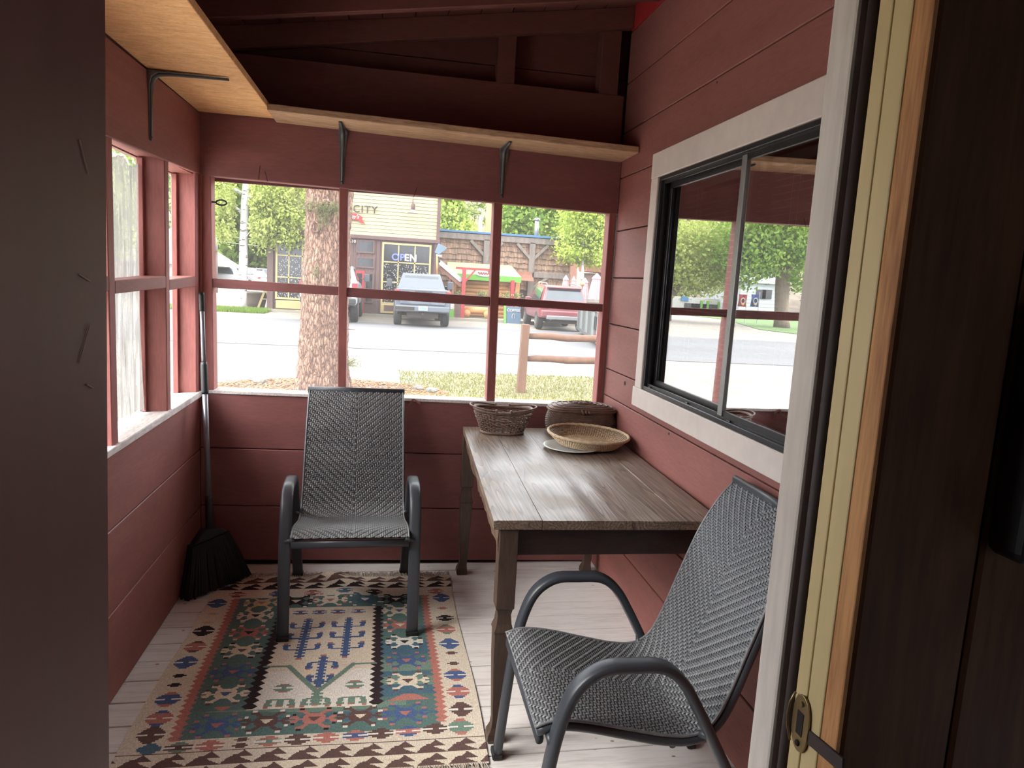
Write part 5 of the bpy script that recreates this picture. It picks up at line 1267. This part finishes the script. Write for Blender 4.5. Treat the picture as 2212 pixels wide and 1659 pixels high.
# lantern post
lp_ = thing('lantern', tuple(F(944,590,31.3)), label='blue gabled lantern hanging at the shop corner', cat='lantern')
Yl = 31.3; c = F(948,537,Yl)
MB().prism([(c.x-.17,c.z-.18),(c.x+.0,c.z-.26),(c.x+.22,c.z-.1),(c.x+.36,c.z+.05),(c.x-.03,c.z+.22)],1,Yl-.06,Yl+.06).build('hood', paint('slate_blue', srgb(126,152,170), .6, .1, 4), lp_, bevel=.01, seg=1)
MB().tube([F(944,552,Yl),F(944,593,Yl)], .04, 8).build('wood_handle', M_log, lp_, smooth=True); MB().bar(F(942,551,Yl),F(954,553,Yl),.08,.08).build('bracket', M_signwhite, lp_); MB().bar((c.x,Yl,c.z+.1),(c.x-.12,YF+.1,c.z+.1),.04,.04).build('wall_arm', M_brown, lp_)
# hanging planters, bench, signs on the far pavement
M_flow = leafy('planter_flowers', srgb(190,200,120), srgb(236,232,170), .3, 5)
for u0, u1, lab in ((983,996,'planter of yellow flowers left of the red arbour post'),(1030,1060,'white flowers in the planter under the stand counter, left of the mullion'),(1088,1118,'yellow-green flowers in the planter under the stand counter, right end')):
    p = F((u0+u1)/2, 640, 32.8); wd = (F(u1,640,32.8).x-F(u0,640,32.8).x)/2; t = thing('flower_planter', (p.x,32.8,p.z-.3), label=lab, cat='planter', group='planters at the stand')
    MB().box(p.x-wd,p.x+wd,32.65,32.95,p.z-.3,p.z-.05).build('trough', M_log, t); b = MB(); foliage(b, [((p.x,32.8,p.z+.05),(wd,.2,.12),1)], 500, .05); b.build('flowers', M_flow, t, recalc=False, kind='stuff')
bn = thing('log_bench', tuple(F(1032,685,32.0)), label='half-log bench in front of the stand', cat='bench')
a, c = F(1002,668,32), F(1058,670,32)
MB().tube([(a.x,32,a.z-.02),(c.x,32,a.z-.02)], .16, 12).build('log', M_log, bn, smooth=True)
for xx in (a.x+.12,c.x-.12): MB().tube([(xx,31.8,G+.30),(xx,32.2,G+.30)], .17, 14).build('log_end', M_log, bn, smooth=True)
MB().box(a.x,c.x,32.1,32.2,a.z+.1,a.z+.28).build('backrest', M_brown, bn)
cs = thing('coffee_sign', tuple(F(1108,697,31.4)), label='blue COFFEE sandwich board with green edge by the red car', cat='sign')
a, c = F(1094,662,31.0), F(1124,697,31.0)
MB().hexa([(a.x,30.9,G),(c.x,30.9,G),(c.x,30.94,G),(a.x,30.94,G),(a.x,31.1,a.z),(c.x,31.1,a.z),(c.x,31.14,a.z),(a.x,31.14,a.z)]).build('board', paint('chalk_blue', srgb(92,122,150), .7, .06, 3), cs)
MB().bar((a.x-.05,30.9,G),(a.x-.05,31.1,a.z+.02),.10,.06).build('edge', M_lime2, cs)
text('COFFEE', .17, M_signwhite, cs, ((a.x+c.x)/2,31.035,a.z-.16), depth=.003, rot=(math.pi/2-.27,0,0))
MB().tube([((a.x+c.x)/2+.06*math.cos(t),30.97,G+.30+.12*math.sin(t)) for t in [6.283*i/18 for i in range(18)]], .012, 6, closed=True).build('cup_mark', M_signwhite, cs)
ws = thing('yard_sign', tuple(F(975,690,31.3)), label='white yard sign on a green stake beside the grey pickup', cat='sign')
a, c = F(970,655,31.3), F(981,668,31.3); MB().box(a.x,c.x,31.28,31.32,c.z,a.z).build('board', M_signwhite, ws); MB().box(a.x,c.x,31.27,31.33,G,c.z-.02).build('base', M_lime2, ws)
pk = thing('plank_fence', tuple(F(990,690,31.2)), label='short dark plank fence left of the red arbour post', cat='fence')
for i in range(4): xx = F(983+3*i,670,31.2).x; MB().box(xx,xx+.055,31.2,31.24,G+.1,F(985,655,31.2).z).build('picket', M_brown, pk)
# closed pink umbrellas
M_pink = paint('pink_canvas', srgb(250,198,202), .8, .08, 4)
for i, (u, v0, v1, wpx, lab) in enumerate(((1223,594,660,17,'leftmost closed pink parasol behind the red car'),(1240,596,660,13,'second closed pink parasol from the left behind the red car'),(1264,600,665,20,'third closed pink parasol, behind the pale planter wall'),(1290,590,665,27,'largest closed pink parasol at the right end'))):
    Yu = 33.2-.25*i; a = F(u,v0,Yu); c = F(u,v1,Yu); r_ = wpx*Yu/1540/2*1.45; h = a.z-c.z
    um = thing('parasol', (a.x,Yu,G), label=lab, cat='parasol', group='closed pink parasols')
    b = MB(); nf = 16; prof_u = [(.05,0),(.46,-.13),(.52,-.16),(.44,-.18),(.62,-.4),(.88,-.8),(1.0,-1.0)]
    for f, z in prof_u:
        for k in range(nf*2): t_ = math.pi*k/nf; rr = r_*f*(1+.10*(1 if k % 2 else -1)*(f > .4)); b.v.append((a.x+rr*math.cos(t_),Yu+rr*math.sin(t_),a.z+z*h))
    for q in range(len(prof_u)-1):
        for k in range(nf*2): b.f.append((q*nf*2+k,q*nf*2+(k+1) % (nf*2),(q+1)*nf*2+(k+1) % (nf*2),(q+1)*nf*2+k)); b.m.append(0)
    b.f.append(tuple(range(nf*2))); b.m.append(0)
    b.build('canvas', M_pink, um, recalc=True); MB().tube([(a.x,Yu,G),(a.x,Yu,a.z)], .03, 8).build('pole', M_log, um)
pw = thing('planter_wall', tuple(F(1278,690,32.2)), label='pale timber planter wall in front of the parasols', cat='wall')
a, c = F(1254,645,31.9), F(1306,655,31.9); MB().box(a.x,c.x+.6,31.8,32.1,c.z,a.z).build('cap_rail', M_timber, pw); MB().box(a.x,c.x+.6,31.9,32.05,G,c.z).build('panel', M_timber, pw)
for u, v, lab in ((1167,612,'amber globe lamp above the red car roof'),(1258,614,'amber globe lamp in front of the third parasol')):
    p = F(u,v,31.6); t = thing('globe_lamp', (p.x,31.6,p.z), label=lab, cat='lamp', group='globe lamps'); MB().lathe([(.02,-.1),(.09,-.06),(.11,0),(.09,.07),(.03,.1)],tuple(p),14).build('globe', paint('amber_glass', srgb(222,160,110), .3, .1, 5), t, smooth=True); MB().tube([(p.x,31.6,p.z-.1),(p.x,31.6,G)], .025, 8).build('stem', M_brown, t)
# utility pole on the hill side
p = F(1051,500,44); up = thing('utility_pole', (p.x,44,G), label='orange-brown wooden utility pole behind the shingled roof', cat='pole'); MB().tube([(p.x,44,G),(p.x+.1,44,F(1053,415,44).z)], .17, 10).build('mast', M_log, up, smooth=True); MB().tube([(p.x-.4,43.9,G),(p.x-.4,43.9,F(1045,468,44).z)], .11, 10).build('pipe', M_signwhite, up, smooth=True)
b = MB(); q = F(1040,440,44); b.bar((p.x-.6,44,q.z),(p.x+.5,44,q.z+.55),.1,.1); b.build('crossarm', M_alu, up)
# ---- far left: house, pole, cars, pot
hs = thing('white_house', tuple(F(455,600,60)), label='white house with pale roof at the far left edge', cat='building')
a, c = F(430,560,60), F(474,573,60); MB().box(a.x-6,c.x-.6,60,66,G,c.z).build('wall', M_signwhite, hs); MB().prism([(a.x-7,c.z-.1),(c.x+.5,c.z-.1),(a.x-2.5,c.z+2.6)],1,59.5,66.5).build('roof', paint('pale_roof', srgb(210,200,190), .8, .05, 2), hs)
p = F(467,600,50); up = thing('utility_pole', (p.x,50,G), label='thin utility pole with grey transformer at the far left', cat='pole'); MB().tube([(p.x,50,G),(p.x,50,F(467,505,50).z)], .11, 8).build('mast', M_timber, up, smooth=True); q = F(463,525,50); MB().tube([(q.x,49.8,q.z-.5),(q.x,49.8,q.z+.45)], .25, 12).build('transformer', M_alu, up, smooth=True)
b = MB(); 
for v in (508,521): 
    a = F(467,v,50); b.tube([a, F(500,v+4,52), F(560,v+10,58)], .018, 5)
b.build('wire', M_alu, up)
pt = thing('planter_pot', tuple(F(553,655,33.5)), label='large brown pot beside the shop corner post', cat='pot'); p = F(553,655,33.2)
MB().lathe([(.36,0),(.42,.3),(.5,.62),(.54,.66),(.54,.72),(.46,.72),(.44,.6),(0,.58)],(p.x,33.2,G),22).build('pot', paint('brown_glaze_pot', srgb(112,96,84), .6, .15, 3), pt, smooth=True)
p = F(568,655,32.6); sb2 = thing('step_stand', (p.x,32.6,G), label='cream A-shaped stand leaning by the brown pot', cat='stand'); MB().bar((p.x-.22,32.6,G),(p.x+.12,32.6,G+.95),.09,.05,(0,1,0)).build('leg', M_yel, sb2); MB().bar((p.x+.3,32.7,G),(p.x+.14,32.6,G+.95),.09,.05,(0,1,0)).build('leg', M_yel, sb2); MB().bar((p.x-.05,32.6,G+.45),(p.x+.22,32.65,G+.45),.07,.04).build('rung', M_yel, sb2)

# ---- split-rail fence on the near lawn
M_rail = paint('brown_fence_timber', srgb(150,104,78), .8, .15, 2, (4,4,1), fine=.15)
fn = thing('rail_fence', tuple(aZ(1125,848,G)), label='brown split-rail fence post with two rails on the near lawn', cat='fence')
pb = aZ(1125,848,G); Yp = pb.y; zt_ = F(1130,700,Yp).z
MB().hexa([(pb.x-.075,Yp-.07,G),(pb.x+.065,Yp-.07,G),(pb.x+.065,Yp+.07,G),(pb.x-.075,Yp+.07,G),(pb.x-.045,Yp-.065,zt_),(pb.x+.075,Yp-.065,zt_),(pb.x+.075,Yp+.065,zt_),(pb.x-.045,Yp+.065,zt_)]).build('post', M_rail, fn, bevel=.012)
for v0, v1 in ((726,732),(775,779)):
    a, c = F(1138,v0,Yp+.02), F(1296,v1,Yp+.05); d = c-a
    MB().tube([a-d*.02, a+d*.3+Vector((0,0,.01)), a+d*.55+Vector((0,0,-.012)), a+d, a+d*1.6], [.045,.055,.058,.06,.055], 10).build('rail', M_rail, fn, smooth=True)
# ---- vehicles (local: rear bumper at y = 0, nose towards +y, wheels on z = 0)
M_tire = paint('tyre_rubber', srgb(58,56,56), .9, .15, 12, bump=.2)
M_rim = paint('wheel_rim', srgb(160,160,160), .4, .1, 6, metal=.5)
M_tail = paint('red_tail_lamp', srgb(214,50,64), .3, .06, 6)
M_carglass = paint('car_glass', srgb(70,82,90), .08, .2, 2, spec=.8)
M_under = paint('dusty_underbody', srgb(70,60,54), .9, .2, 4)
M_chrome = paint('bright_bumper', srgb(196,196,198), .3, .08, 4, metal=.4)
def wheel(parent, x, y, r, w):
    b = MB(); prof = [(.0,-w/2),(r*.6,-w/2),(r*.62,-w/2+.0),(r*.92,-w/2),(r,-w/2+.04),(r,w/2-.04),(r*.92,w/2),(r*.6,w/2),(0,w/2)]
    b.lathe([p for p in prof], (0,0,0), 24); o = b.build('tyre', M_tire, parent, local=True, smooth=False); o.rotation_euler = (0,math.pi/2,0); o.location = (x,y,r)
    b = MB(); b.lathe([(0,-w/2-.012),(r*.25,-w/2-.012),(r*.58,-w/2+.005),(r*.6,-w/2-.006),(r*.6,w/2+.006),(r*.58,w/2-.005),(r*.25,w/2+.012),(0,w/2+.012)],(0,0,0),20); q = b.build('rim', M_rim, o, local=True)
def loft(sections, parent, name, mat, bevel=.0):
    """sections: list of (y, [(x,z)...]) same count, closed rings"""
    b = MB(); n = len(sections[0][1])
    for y, ring_ in sections: b.v += [(x,y,z) for x,z in ring_]
    for i in range(len(sections)-1):
        for j in range(n): b.f.append((i*n+j,i*n+(j+1) % n,(i+1)*n+(j+1) % n,(i+1)*n+j)); b.m.append(0)
    b.f.append(tuple(range(n))[::-1]); b.f.append(tuple((len(sections)-1)*n+j for j in range(n))); b.m += [0,0]
    return b.build(name, mat, parent, local=True, bevel=bevel, seg=2)
def rr(w, z0, z1, c=.08, top=1.0): return [(-w,z0+c),(-w+c*.5,z0),(w-c*.5,z0),(w,z0+c),(w,z1-c),(w*top-c,z1),(-w*top+c,z1),(-w,z1-c)]
def pickup(loc, rz, lab, mat, lifted=0, name='pickup_truck', bumper=M_chrome, plate=True):
    t = thing(name, loc, rz, label=lab, cat='truck'); z0 = .52+lifted
    W = .98
    loft([(.18,rr(W,z0,1.34+lifted)),(1.9,rr(W,z0,1.36+lifted)),(2.0,rr(W,z0-.05,1.36+lifted)),(3.7,rr(W,z0-.05,1.30+lifted)),(5.4,rr(W*.97,z0,1.22+lifted)),(5.75,rr(W*.9,z0+.08,1.0+lifted))], t, 'body', mat, .03)
    cabz = 1.30+lifted; top = 1.90+lifted
    loft([(1.85,[(-.90,cabz),(.90,cabz),(.90,cabz+.02),(-.90,cabz+.02)]),(2.05,[(-.90,cabz),(.90,cabz),(.70,top-.04),(-.70,top-.04)]),(2.2,[(-.90,cabz),(.90,cabz),(.70,top),(-.70,top)]),(3.3,[(-.90,cabz),(.90,cabz),(.70,top),(-.70,top)]),(4.15,[(-.88,cabz),(.88,cabz),(.82,cabz+.05),(-.82,cabz+.05)])], t, 'cab', mat, .02)
    g = MB(); g.hexa([(-.74,1.885,cabz+.07),(.74,1.885,cabz+.07),(.74,1.93,cabz+.07),(-.74,1.93,cabz+.07),(-.62,2.03,top-.08),(.62,2.03,top-.08),(.62,2.07,top-.08),(-.62,2.07,top-.08)]); g.build('rear_window', M_carglass, t, local=True, bevel=.01, seg=1)
    for sx in (-1,1):
        g = MB(); g.hexa([(sx*.885,2.15,cabz+.08),(sx*.885,3.75,cabz+.08),(sx*.895,3.75,cabz+.08),(sx*.895,2.15,cabz+.08),(sx*.725,2.25,top-.08),(sx*.725,3.3,top-.08),(sx*.735,3.3,top-.08),(sx*.735,2.25,top-.08)]); g.build('side_window', M_carglass, t, local=True)
        MB().box(sx*.90-.09,sx*.90+.09,.155,.22,.92+lifted,1.30+lifted).build('tail_lamp', M_tail, t, local=True, bevel=.02)
        MB().box(sx*.90-.06,sx*.90+.06,.145,.16,1.04+lifted,1.14+lifted).build('reverse_lamp', M_signwhite, t, local=True)
        m_ = MB(); m_.box(sx*1.0-.02,sx*1.22+.02,3.45,3.5,cabz+.12,cabz+.17) if sx > 0 else m_.box(sx*1.22-.02,sx*1.0+.02,3.45,3.5,cabz+.12,cabz+.17); m_.box(sx*1.2-.11,sx*1.2+.11,3.40,3.5,cabz+.03,cabz+.34); m_.build('mirror', M_frame, t, local=True, bevel=.02)
        for y in (1.15,4.75): wheel(t, sx*.86, y, .41+lifted*.35, .28)
        MB().tube([(sx*.88,1.15+.5*math.cos(a),.42+lifted+.5*math.sin(a)) for a in [math.pi*i/12 for i in range(13)]], .055, 6).build('wheel_arch', M_under, t, local=True)
    MB().box(-.80,.80,.12,.19,.80+lifted,1.335+lifted).build('tailgate', mat, t, local=True, bevel=.025)
    MB().box(-.30,.30,.105,.125,1.235+lifted,1.285+lifted).build('tailgate_handle', M_dark_metal, t, local=True, bevel=.01)
    MB().box(-.95,.95,-.02,.16,.55+lifted,.76+lifted).build('bumper', bumper, t, local=True, bevel=.04)
    MB().box(-.98,-.30,-.03,.0,.60+lifted,.72+lifted).build('bumper_step', M_under, t, local=True, bevel=.01) if not lifted else None
    if plate:
        pl_ = MB().box(-.16,.16,-.036,-.02,.60+lifted,.755+lifted).build('number_plate', M_signwhite, t, local=True, bevel=.006); MB().box(-.13,.13,-.040,-.036,.635+lifted,.715+lifted).build('plate_mark', paint('plate_blue', srgb(150,196,220), .5, .3, 30), pl_, local=True)
    MB().box(-.55,.55,.1,5.2,.34+lifted,.55+lifted).build('chassis', M_under, t, local=True); MB().tube([(0,-.02,.47+lifted),(0,.15,.47+lifted)],.04,8).build('tow_hitch', M_dark_metal, t, local=True)
    MB().tube([(-.85,1.15,.42),(.85,1.15,.42)],.07,8).build('axle', M_under, t, local=True)
    return t
M_grey_car = paint('slate_grey_car_paint', srgb(112,122,136), .3, .04, 2, coat=.5); M_white_car = paint('white_car_paint', srgb(236,236,236), .3, .02, 2, coat=.5); M_red_car = paint('dusty_red_car_paint', srgb(160,84,90), .35, .10, 2, coat=.4)
pickup((1.14,25.45,G+.015), 0, 'slate grey pickup truck parked nose-in, seen from behind', M_grey_car, bumper=paint('grey_bumper', srgb(120,128,140), .4, .06, 3))
pickup((-2.15,25.75,G+.015), 0, 'white lifted pickup truck parked behind the big tree trunk', M_white_car, lifted=.12, plate=False, bumper=M_black)
def suv(loc, rz, lab, mat, name='suv', rack=True):
    t = thing(name, loc, rz, label=lab, cat='car'); W = .96
    loft([(.10,rr(W*.96,.55,1.02)),(.35,rr(W,.48,1.12)),(1.5,rr(W,.42,1.14)),(3.4,rr(W,.42,1.10)),(4.4,rr(W*.95,.48,.98)),(4.75,rr(W*.85,.55,.80))], t, 'body', mat, .04)
    def gh(y, b_, tp, z0, z1): return (y, [(-b_,z0),(b_,z0),(tp,z1),(-tp,z1)])
    loft([gh(.16,.90,.86,1.05,1.12),gh(.50,.92,.70,1.06,1.68),gh(.75,.92,.72,1.06,1.74),gh(2.4,.92,.72,1.06,1.76),gh(3.5,.90,.84,1.04,1.12)], t, 'cabin', mat, .03)
    g = MB(); g.hexa([(-.78,.19,1.17),(.78,.19,1.17),(.78,.25,1.17),(-.78,.25,1.17),(-.64,.44,1.60),(.64,.44,1.60),(.64,.5,1.60),(-.64,.5,1.60)]); g.build('rear_window', M_carglass, t, local=True, bevel=.01, seg=1)
    MB().box(-.68,.68,.34,.58,1.64,1.70).build('spoiler', mat, t, local=True, bevel=.02); MB().bar((.05,.22,1.2),(.4,.26,1.24),.015,.02).build('wiper', M_black, t, local=True)
    MB().box(-.9,.9,.06,.14,.98,1.02).build('tailgate_trim', M_chrome, t, local=True, bevel=.01)
    for sx in (-1,1):
        g = MB(); g.hexa([(sx*.925,.62,1.16),(sx*.925,3.15,1.16),(sx*.935,3.15,1.16),(sx*.935,.62,1.16),(sx*.755,.78,1.62),(sx*.755,2.5,1.62),(sx*.765,2.5,1.62),(sx*.765,.78,1.62)]); g.build('side_window', M_carglass, t, local=True)
        MB().box(sx*.78-.17,sx*.78+.17,.075,.2,.84,.98).build('tail_lamp', M_tail, t, local=True, bevel=.03)
        for y in (.95,3.85): wheel(t, sx*.84, y, .37, .25)
        b = MB(); b.tube([(sx*.55,-.0,.46),(sx*.55,.25,.46)],.05,12); b.build('exhaust', M_chrome, t, local=True, smooth=True)
        MB().box(sx*1.0-.11,sx*1.0+.11,2.95,3.05,1.08,1.22).build('mirror', mat, t, local=True, bevel=.03)
        if rack: MB().tube([(sx*.62,.8,1.76),(sx*.62,.9,1.82),(sx*.62,2.3,1.83),(sx*.62,2.4,1.77)],.02,6).build('roof_rail', M_chrome, t, local=True, smooth=True)
    MB().box(-.94,.94,-.0,.2,.50,.80).build('bumper', mat, t, local=True, bevel=.06); MB().box(-.72,.72,-.012,.1,.44,.60).build('skid_plate', M_chrome, t, local=True, bevel=.03)
    MB().box(-.6,.6,.1,4.3,.30,.5).build('underbody', M_under, t, local=True)
    return t
suv((6.62,26.75,G+.015), -.03, 'dusty red SUV parked nose-in behind the fence post', M_red_car)
for i, (u, Y_, rz, lab) in enumerate(((468,62,1.45,'white car parked by the white house at the far left'),(515,66,1.3,'white SUV parked behind the white aspen trunk'),(562,72,1.5,'pale blue-grey car farthest away, left of the shop corner'))):
    p = F(u, 600, Y_); suv((p.x+2.2,Y_,G), rz, lab, M_white_car if i < 2 else M_grey_car, 'parked_car', rack=False)
p = F(503,590,80); ob = thing('shed', (p.x,80,G), label='small orange-brown shed behind the parked white cars', cat='building'); MB().box(p.x-1,p.x+1.2,80,82,G,1.2).build('wall', M_copper, ob); MB().prism([(p.x-1.2,1.2),(p.x+1.4,1.2),(p.x+.1,2.0)],1,79.8,82.2).build('roof', M_copper, ob)
# panelled grey trailer at the right edge
a, c = aZ(1291,755,G), aZ(1246,720,G)
d = Vector((c.x-a.x, c.y-a.y, 0)); ln = d.length; ang = math.atan2(d.y, d.x)
M_trl = paint('grey_green_trailer', srgb(142,150,148), .6, .12, 2, (4,4,1), fine=.15); M_trl_d = paint('dark_trailer_panel', srgb(92,98,98), .6, .12, 3)
tr_ = thing('utility_trailer', (a.x,a.y,G+.015), ang, label='grey utility trailer with panelled side at the right edge of the window', cat='trailer')
zt2 = 1.12; sd = -1
for i in range(7):
    x0 = .12+(ln-.3)/7*i; x1 = x0+(ln-.3)/7-.06; MB().box(x0,x1,-.02,.02,.25,1.02).build('side_panel', M_trl if i % 2 else M_trl_d, tr_, local=True, bevel=.008, seg=1)
    MB().box(x1,x1+.06,-.05,.04,.2,zt2).build('upright', M_trl, tr_, local=True)
MB().box(0,ln,-.04,.05,zt2-.08,zt2).build('top_rail', M_trl, tr_, local=True); MB().box(0,ln,-.04,.05,.16,.26).build('bottom_rail', M_trl_d, tr_, local=True)
MB().box(0,.12,-1.6,.06,.15,zt2+.1).build('tail_post', M_timber, tr_, local=True); MB().box(0,ln,-1.6,-1.5,.2,zt2).build('far_side', M_trl_d, tr_, local=True); MB().box(0,ln,-1.6,0,.2,.26).build('deck', M_trl_d, tr_, local=True)
MB().box(.3,.42,.02,.06,.28,.42).build('marker_lamp', M_tail, tr_, local=True)
for xx in (.5,.9): MB().box(xx,xx+.1,.02,.05,.5,.9).build('latch', M_black, tr_, local=True)
for yy in (-.15,-1.45):
    for xx in (ln*.55,ln*.7): b = MB().lathe([(0,-.1),(.3,-.1),(.33,-.06),(.33,.06),(.3,.1),(0,.1)],(0,0,0),20); o = b.build('tyre', M_tire, tr_, local=True); o.rotation_euler = (math.pi/2,0,0); o.location = (xx,yy-.1,.33)

ALB = .55
# ---- the street to the left, which the house window mirrors
def MZ(u, v, axis=2, val=G):
    w = CR*((u-1106)/FPX)-CU*((v-829.5)/FPX)+CF; o = Vector((2*(R+.03),0,1.5)); w.x *= -1; t = (val-o[axis])/w[axis]; return o+w*t
lw = MB(); P = [MZ(u,v) for u,v in ((1436,676),(1560,690),(1600,700),(1640,712),(1722,722))]; P += [Vector((-60,44,G)), Vector((-60,80,G)), Vector((-14,80,G))]
lw.add([(p.x,p.y,G+.02) for p in P], [tuple(range(len(P)))]); lw.build('lawn_across', M_green_lawn, None, recalc=False).__setitem__('kind','structure')
b0 = MZ(1690,708); Ym = b0.y
def MY(u, v, Y_): return MZ(u, v, 1, Y_)
tk = [MY(u,v,Ym) for u,v in ((1690,708),(1690,690),(1690,650),(1692,610),(1697,570),(1702,520),(1710,460),(1712,400))]
bl = []
for u, v, ru, rv, sh in ((1660,510,2.6,1.6,.2),(1620,540,2.2,1.4,.16),(1700,500,2.2,1.8,.16),(1740,540,2.0,1.6,.12),(1640,470,3,1.6,.16),(1725,580,1.2,1.0,.06),(1600,580,1.6,.9,.08),(1650,570,1.0,.7,.06)):
    p = MY(u,v,Ym-.6); bl.append(((p.x,p.y,p.z),(ru,1.6,rv),sh))
tree('cottonwood_tree','big shade tree on the lawn mirrored in the right window pane', (b0.x,b0.y,G), tk, [.5,.44,.40,.42,.45,.36,.3,.2], bl, 14000, .14, M_leaf_b, M_bark_g, [([tk[3],MY(1650,540,Ym)],.14),([tk[3],MY(1730,520,Ym)],.14)])
b1 = MZ(1440,674); Yn = 42.0; q0 = MY(1440,668,Yn)
tk = [Vector((q0.x,Yn,G)), MY(1442,640,Yn), MY(1452,632,Yn)]
bl = []
for u, v, ru, rv, sh in ((1460,520,2.4,1.6,.2),(1500,540,2.4,1.6,.2),(1540,510,2,1.6,.14),(1480,590,2.2,1.0,.16),(1530,600,1.6,.9,.12),(1440,560,1.6,1.4,.1),(1560,560,1.2,1.2,.08)):
    p = MY(u,v,Yn); bl.append(((p.x,p.y,p.z),(ru,1.6,rv),sh))
tree('willow_tree','spreading light green tree mirrored in the left window pane', (q0.x,Yn,G), tk, [.34,.3,.28], bl, 12000, .13, M_leaf_a, M_bark_g, [([MY(1446,645,Yn),MY(1470,622,Yn),MY(1520,628,Yn)],.14),([MY(1446,640,Yn),MY(1480,600,Yn),MY(1530,590,Yn)],.14),([MY(1446,640,Yn),MY(1470,580,Yn),MY(1496,560,Yn)],.12)])
Yh = 58.0; a, c = MY(1600,640,Yh), MY(1680,680,Yh)
hm = thing('gabled_house', (c.x+2,Yh,G), label='white gabled house behind the shade tree, mirrored in the window', cat='building')
xa, xb = min(a.x,c.x), max(a.x,c.x); ze = MY(1640,612,Yh).z; M_sid = paint('white_lap_siding', srgb(206,208,212), .7, .04, 2)
MB().box(xa,xb,Yh,Yh+8,G,ze).build('wall', M_sid, hm); MB().prism([(xa-.5,ze),(xb+.5,ze),((xa+xb)/2,ze+3)],1,Yh-.3,Yh+8.3).build('roof', M_sid, hm)
k = 0; z = G+.3
while z < ze: MB().box(xa-.02,xb+.02,Yh-.03,Yh,z,z+.02).build('lap_joint', M_alu, hm); z += .3
for u in (1645,1658): p = MY(u,636,Yh-.05); MB().box(p.x-.45,p.x+.45,Yh-.06,Yh-.01,p.z-.4,p.z+.4).build('window', M_dkglass, hm)
sp_ = thing('low_shop', (MY(1480,660,62).x,62,G), label='row of low white and green shop fronts mirrored in the left pane', cat='building')
a, c = MY(1436,640,62), MY(1560,660,62); xa, xb = min(a.x,c.x), max(a.x,c.x)
MB().box(xa,xb,62,66,G,a.z).build('wall', M_signwhite, sp_); MB().box(MY(1486,650,62).x-.0,MY(1470,650,62).x,61.9,62,MY(1476,650,62).z,MY(1476,640,62).z).build('blue_awning', M_blue, sp_)
for u in (1492,1506,1530): p = MY(u,652,62); MB().box(p.x-.9,p.x+.6,61.9,62,G+.3,a.z-.5).build('shop_pane', M_dkglass, sp_); MB().box(p.x-1.1,p.x-.9,61.85,62,G,a.z-.2).build('pilaster', M_lime2, sp_)
M_navy = paint('navy_flag', srgb(58,84,150), .8, .05, 3)
for u, mat, lab in ((1605,M_signred,'red flag with white and gold emblem mirrored in the window'),(1632,M_navy,'blue flag with white and gold emblem mirrored in the window')):
    Yf = 44.0; p = MY(u,650,Yf); f_ = thing('flag', (p.x,Yf,G), label=lab, cat='flag', group='flags across the street')
    b = MB(); n_ = 8
    for j in range(n_+1):
        for i in range(n_+1): b.v.append((p.x-.28+.56*i/n_, Yf+.05*math.sin(i*1.1+j*.5), p.z-.38+.8*j/n_))
    for j in range(n_):
        for i in range(n_): q = j*(n_+1)+i; b.f.append((q,q+1,q+n_+2,q+n_+1)); b.m.append(0)
    o = b.build('cloth', mat, f_, recalc=False); o.modifiers.new('t','SOLIDIFY').thickness = .01
    MB().tube([(p.x+.14*math.cos(t),Yf-.08,p.z+.18*math.sin(t)) for t in [6.283*i/16 for i in range(16)]], .035, 6, closed=True).build('emblem', M_signwhite, f_); MB().tube([(p.x-.12,Yf-.08,p.z-.2),(p.x,Yf-.09,p.z-.26),(p.x+.12,Yf-.08,p.z-.2)], .03, 6).build('emblem_scroll', paint('flag_gold', srgb(226,180,70), .7, .05, 3), f_)
    MB().tube([(p.x-.3,Yf,G),(p.x-.3,Yf,p.z+.6)], .025, 8).build('pole', M_alu, f_)
for i in range(9):       # backdrop of trees on that side
    x = -70+7*i+random.uniform(-2,2); Y_ = 88+random.uniform(-6,10); hh = random.uniform(12,17)
    tree('forest_tree','tall green tree in the row behind the white gabled house', (x,Y_,G), [(x,Y_,G),(x,Y_,hh*.8)], [.3,.1], [((x,Y_,hh*.6),(4.2,3,hh*.36),.7),((x,Y_,hh*.25),(3.6,2.5,hh*.2),.3)], 1600, .5, M_leaf_d, M_bark_g, group='woodland beyond the white house')
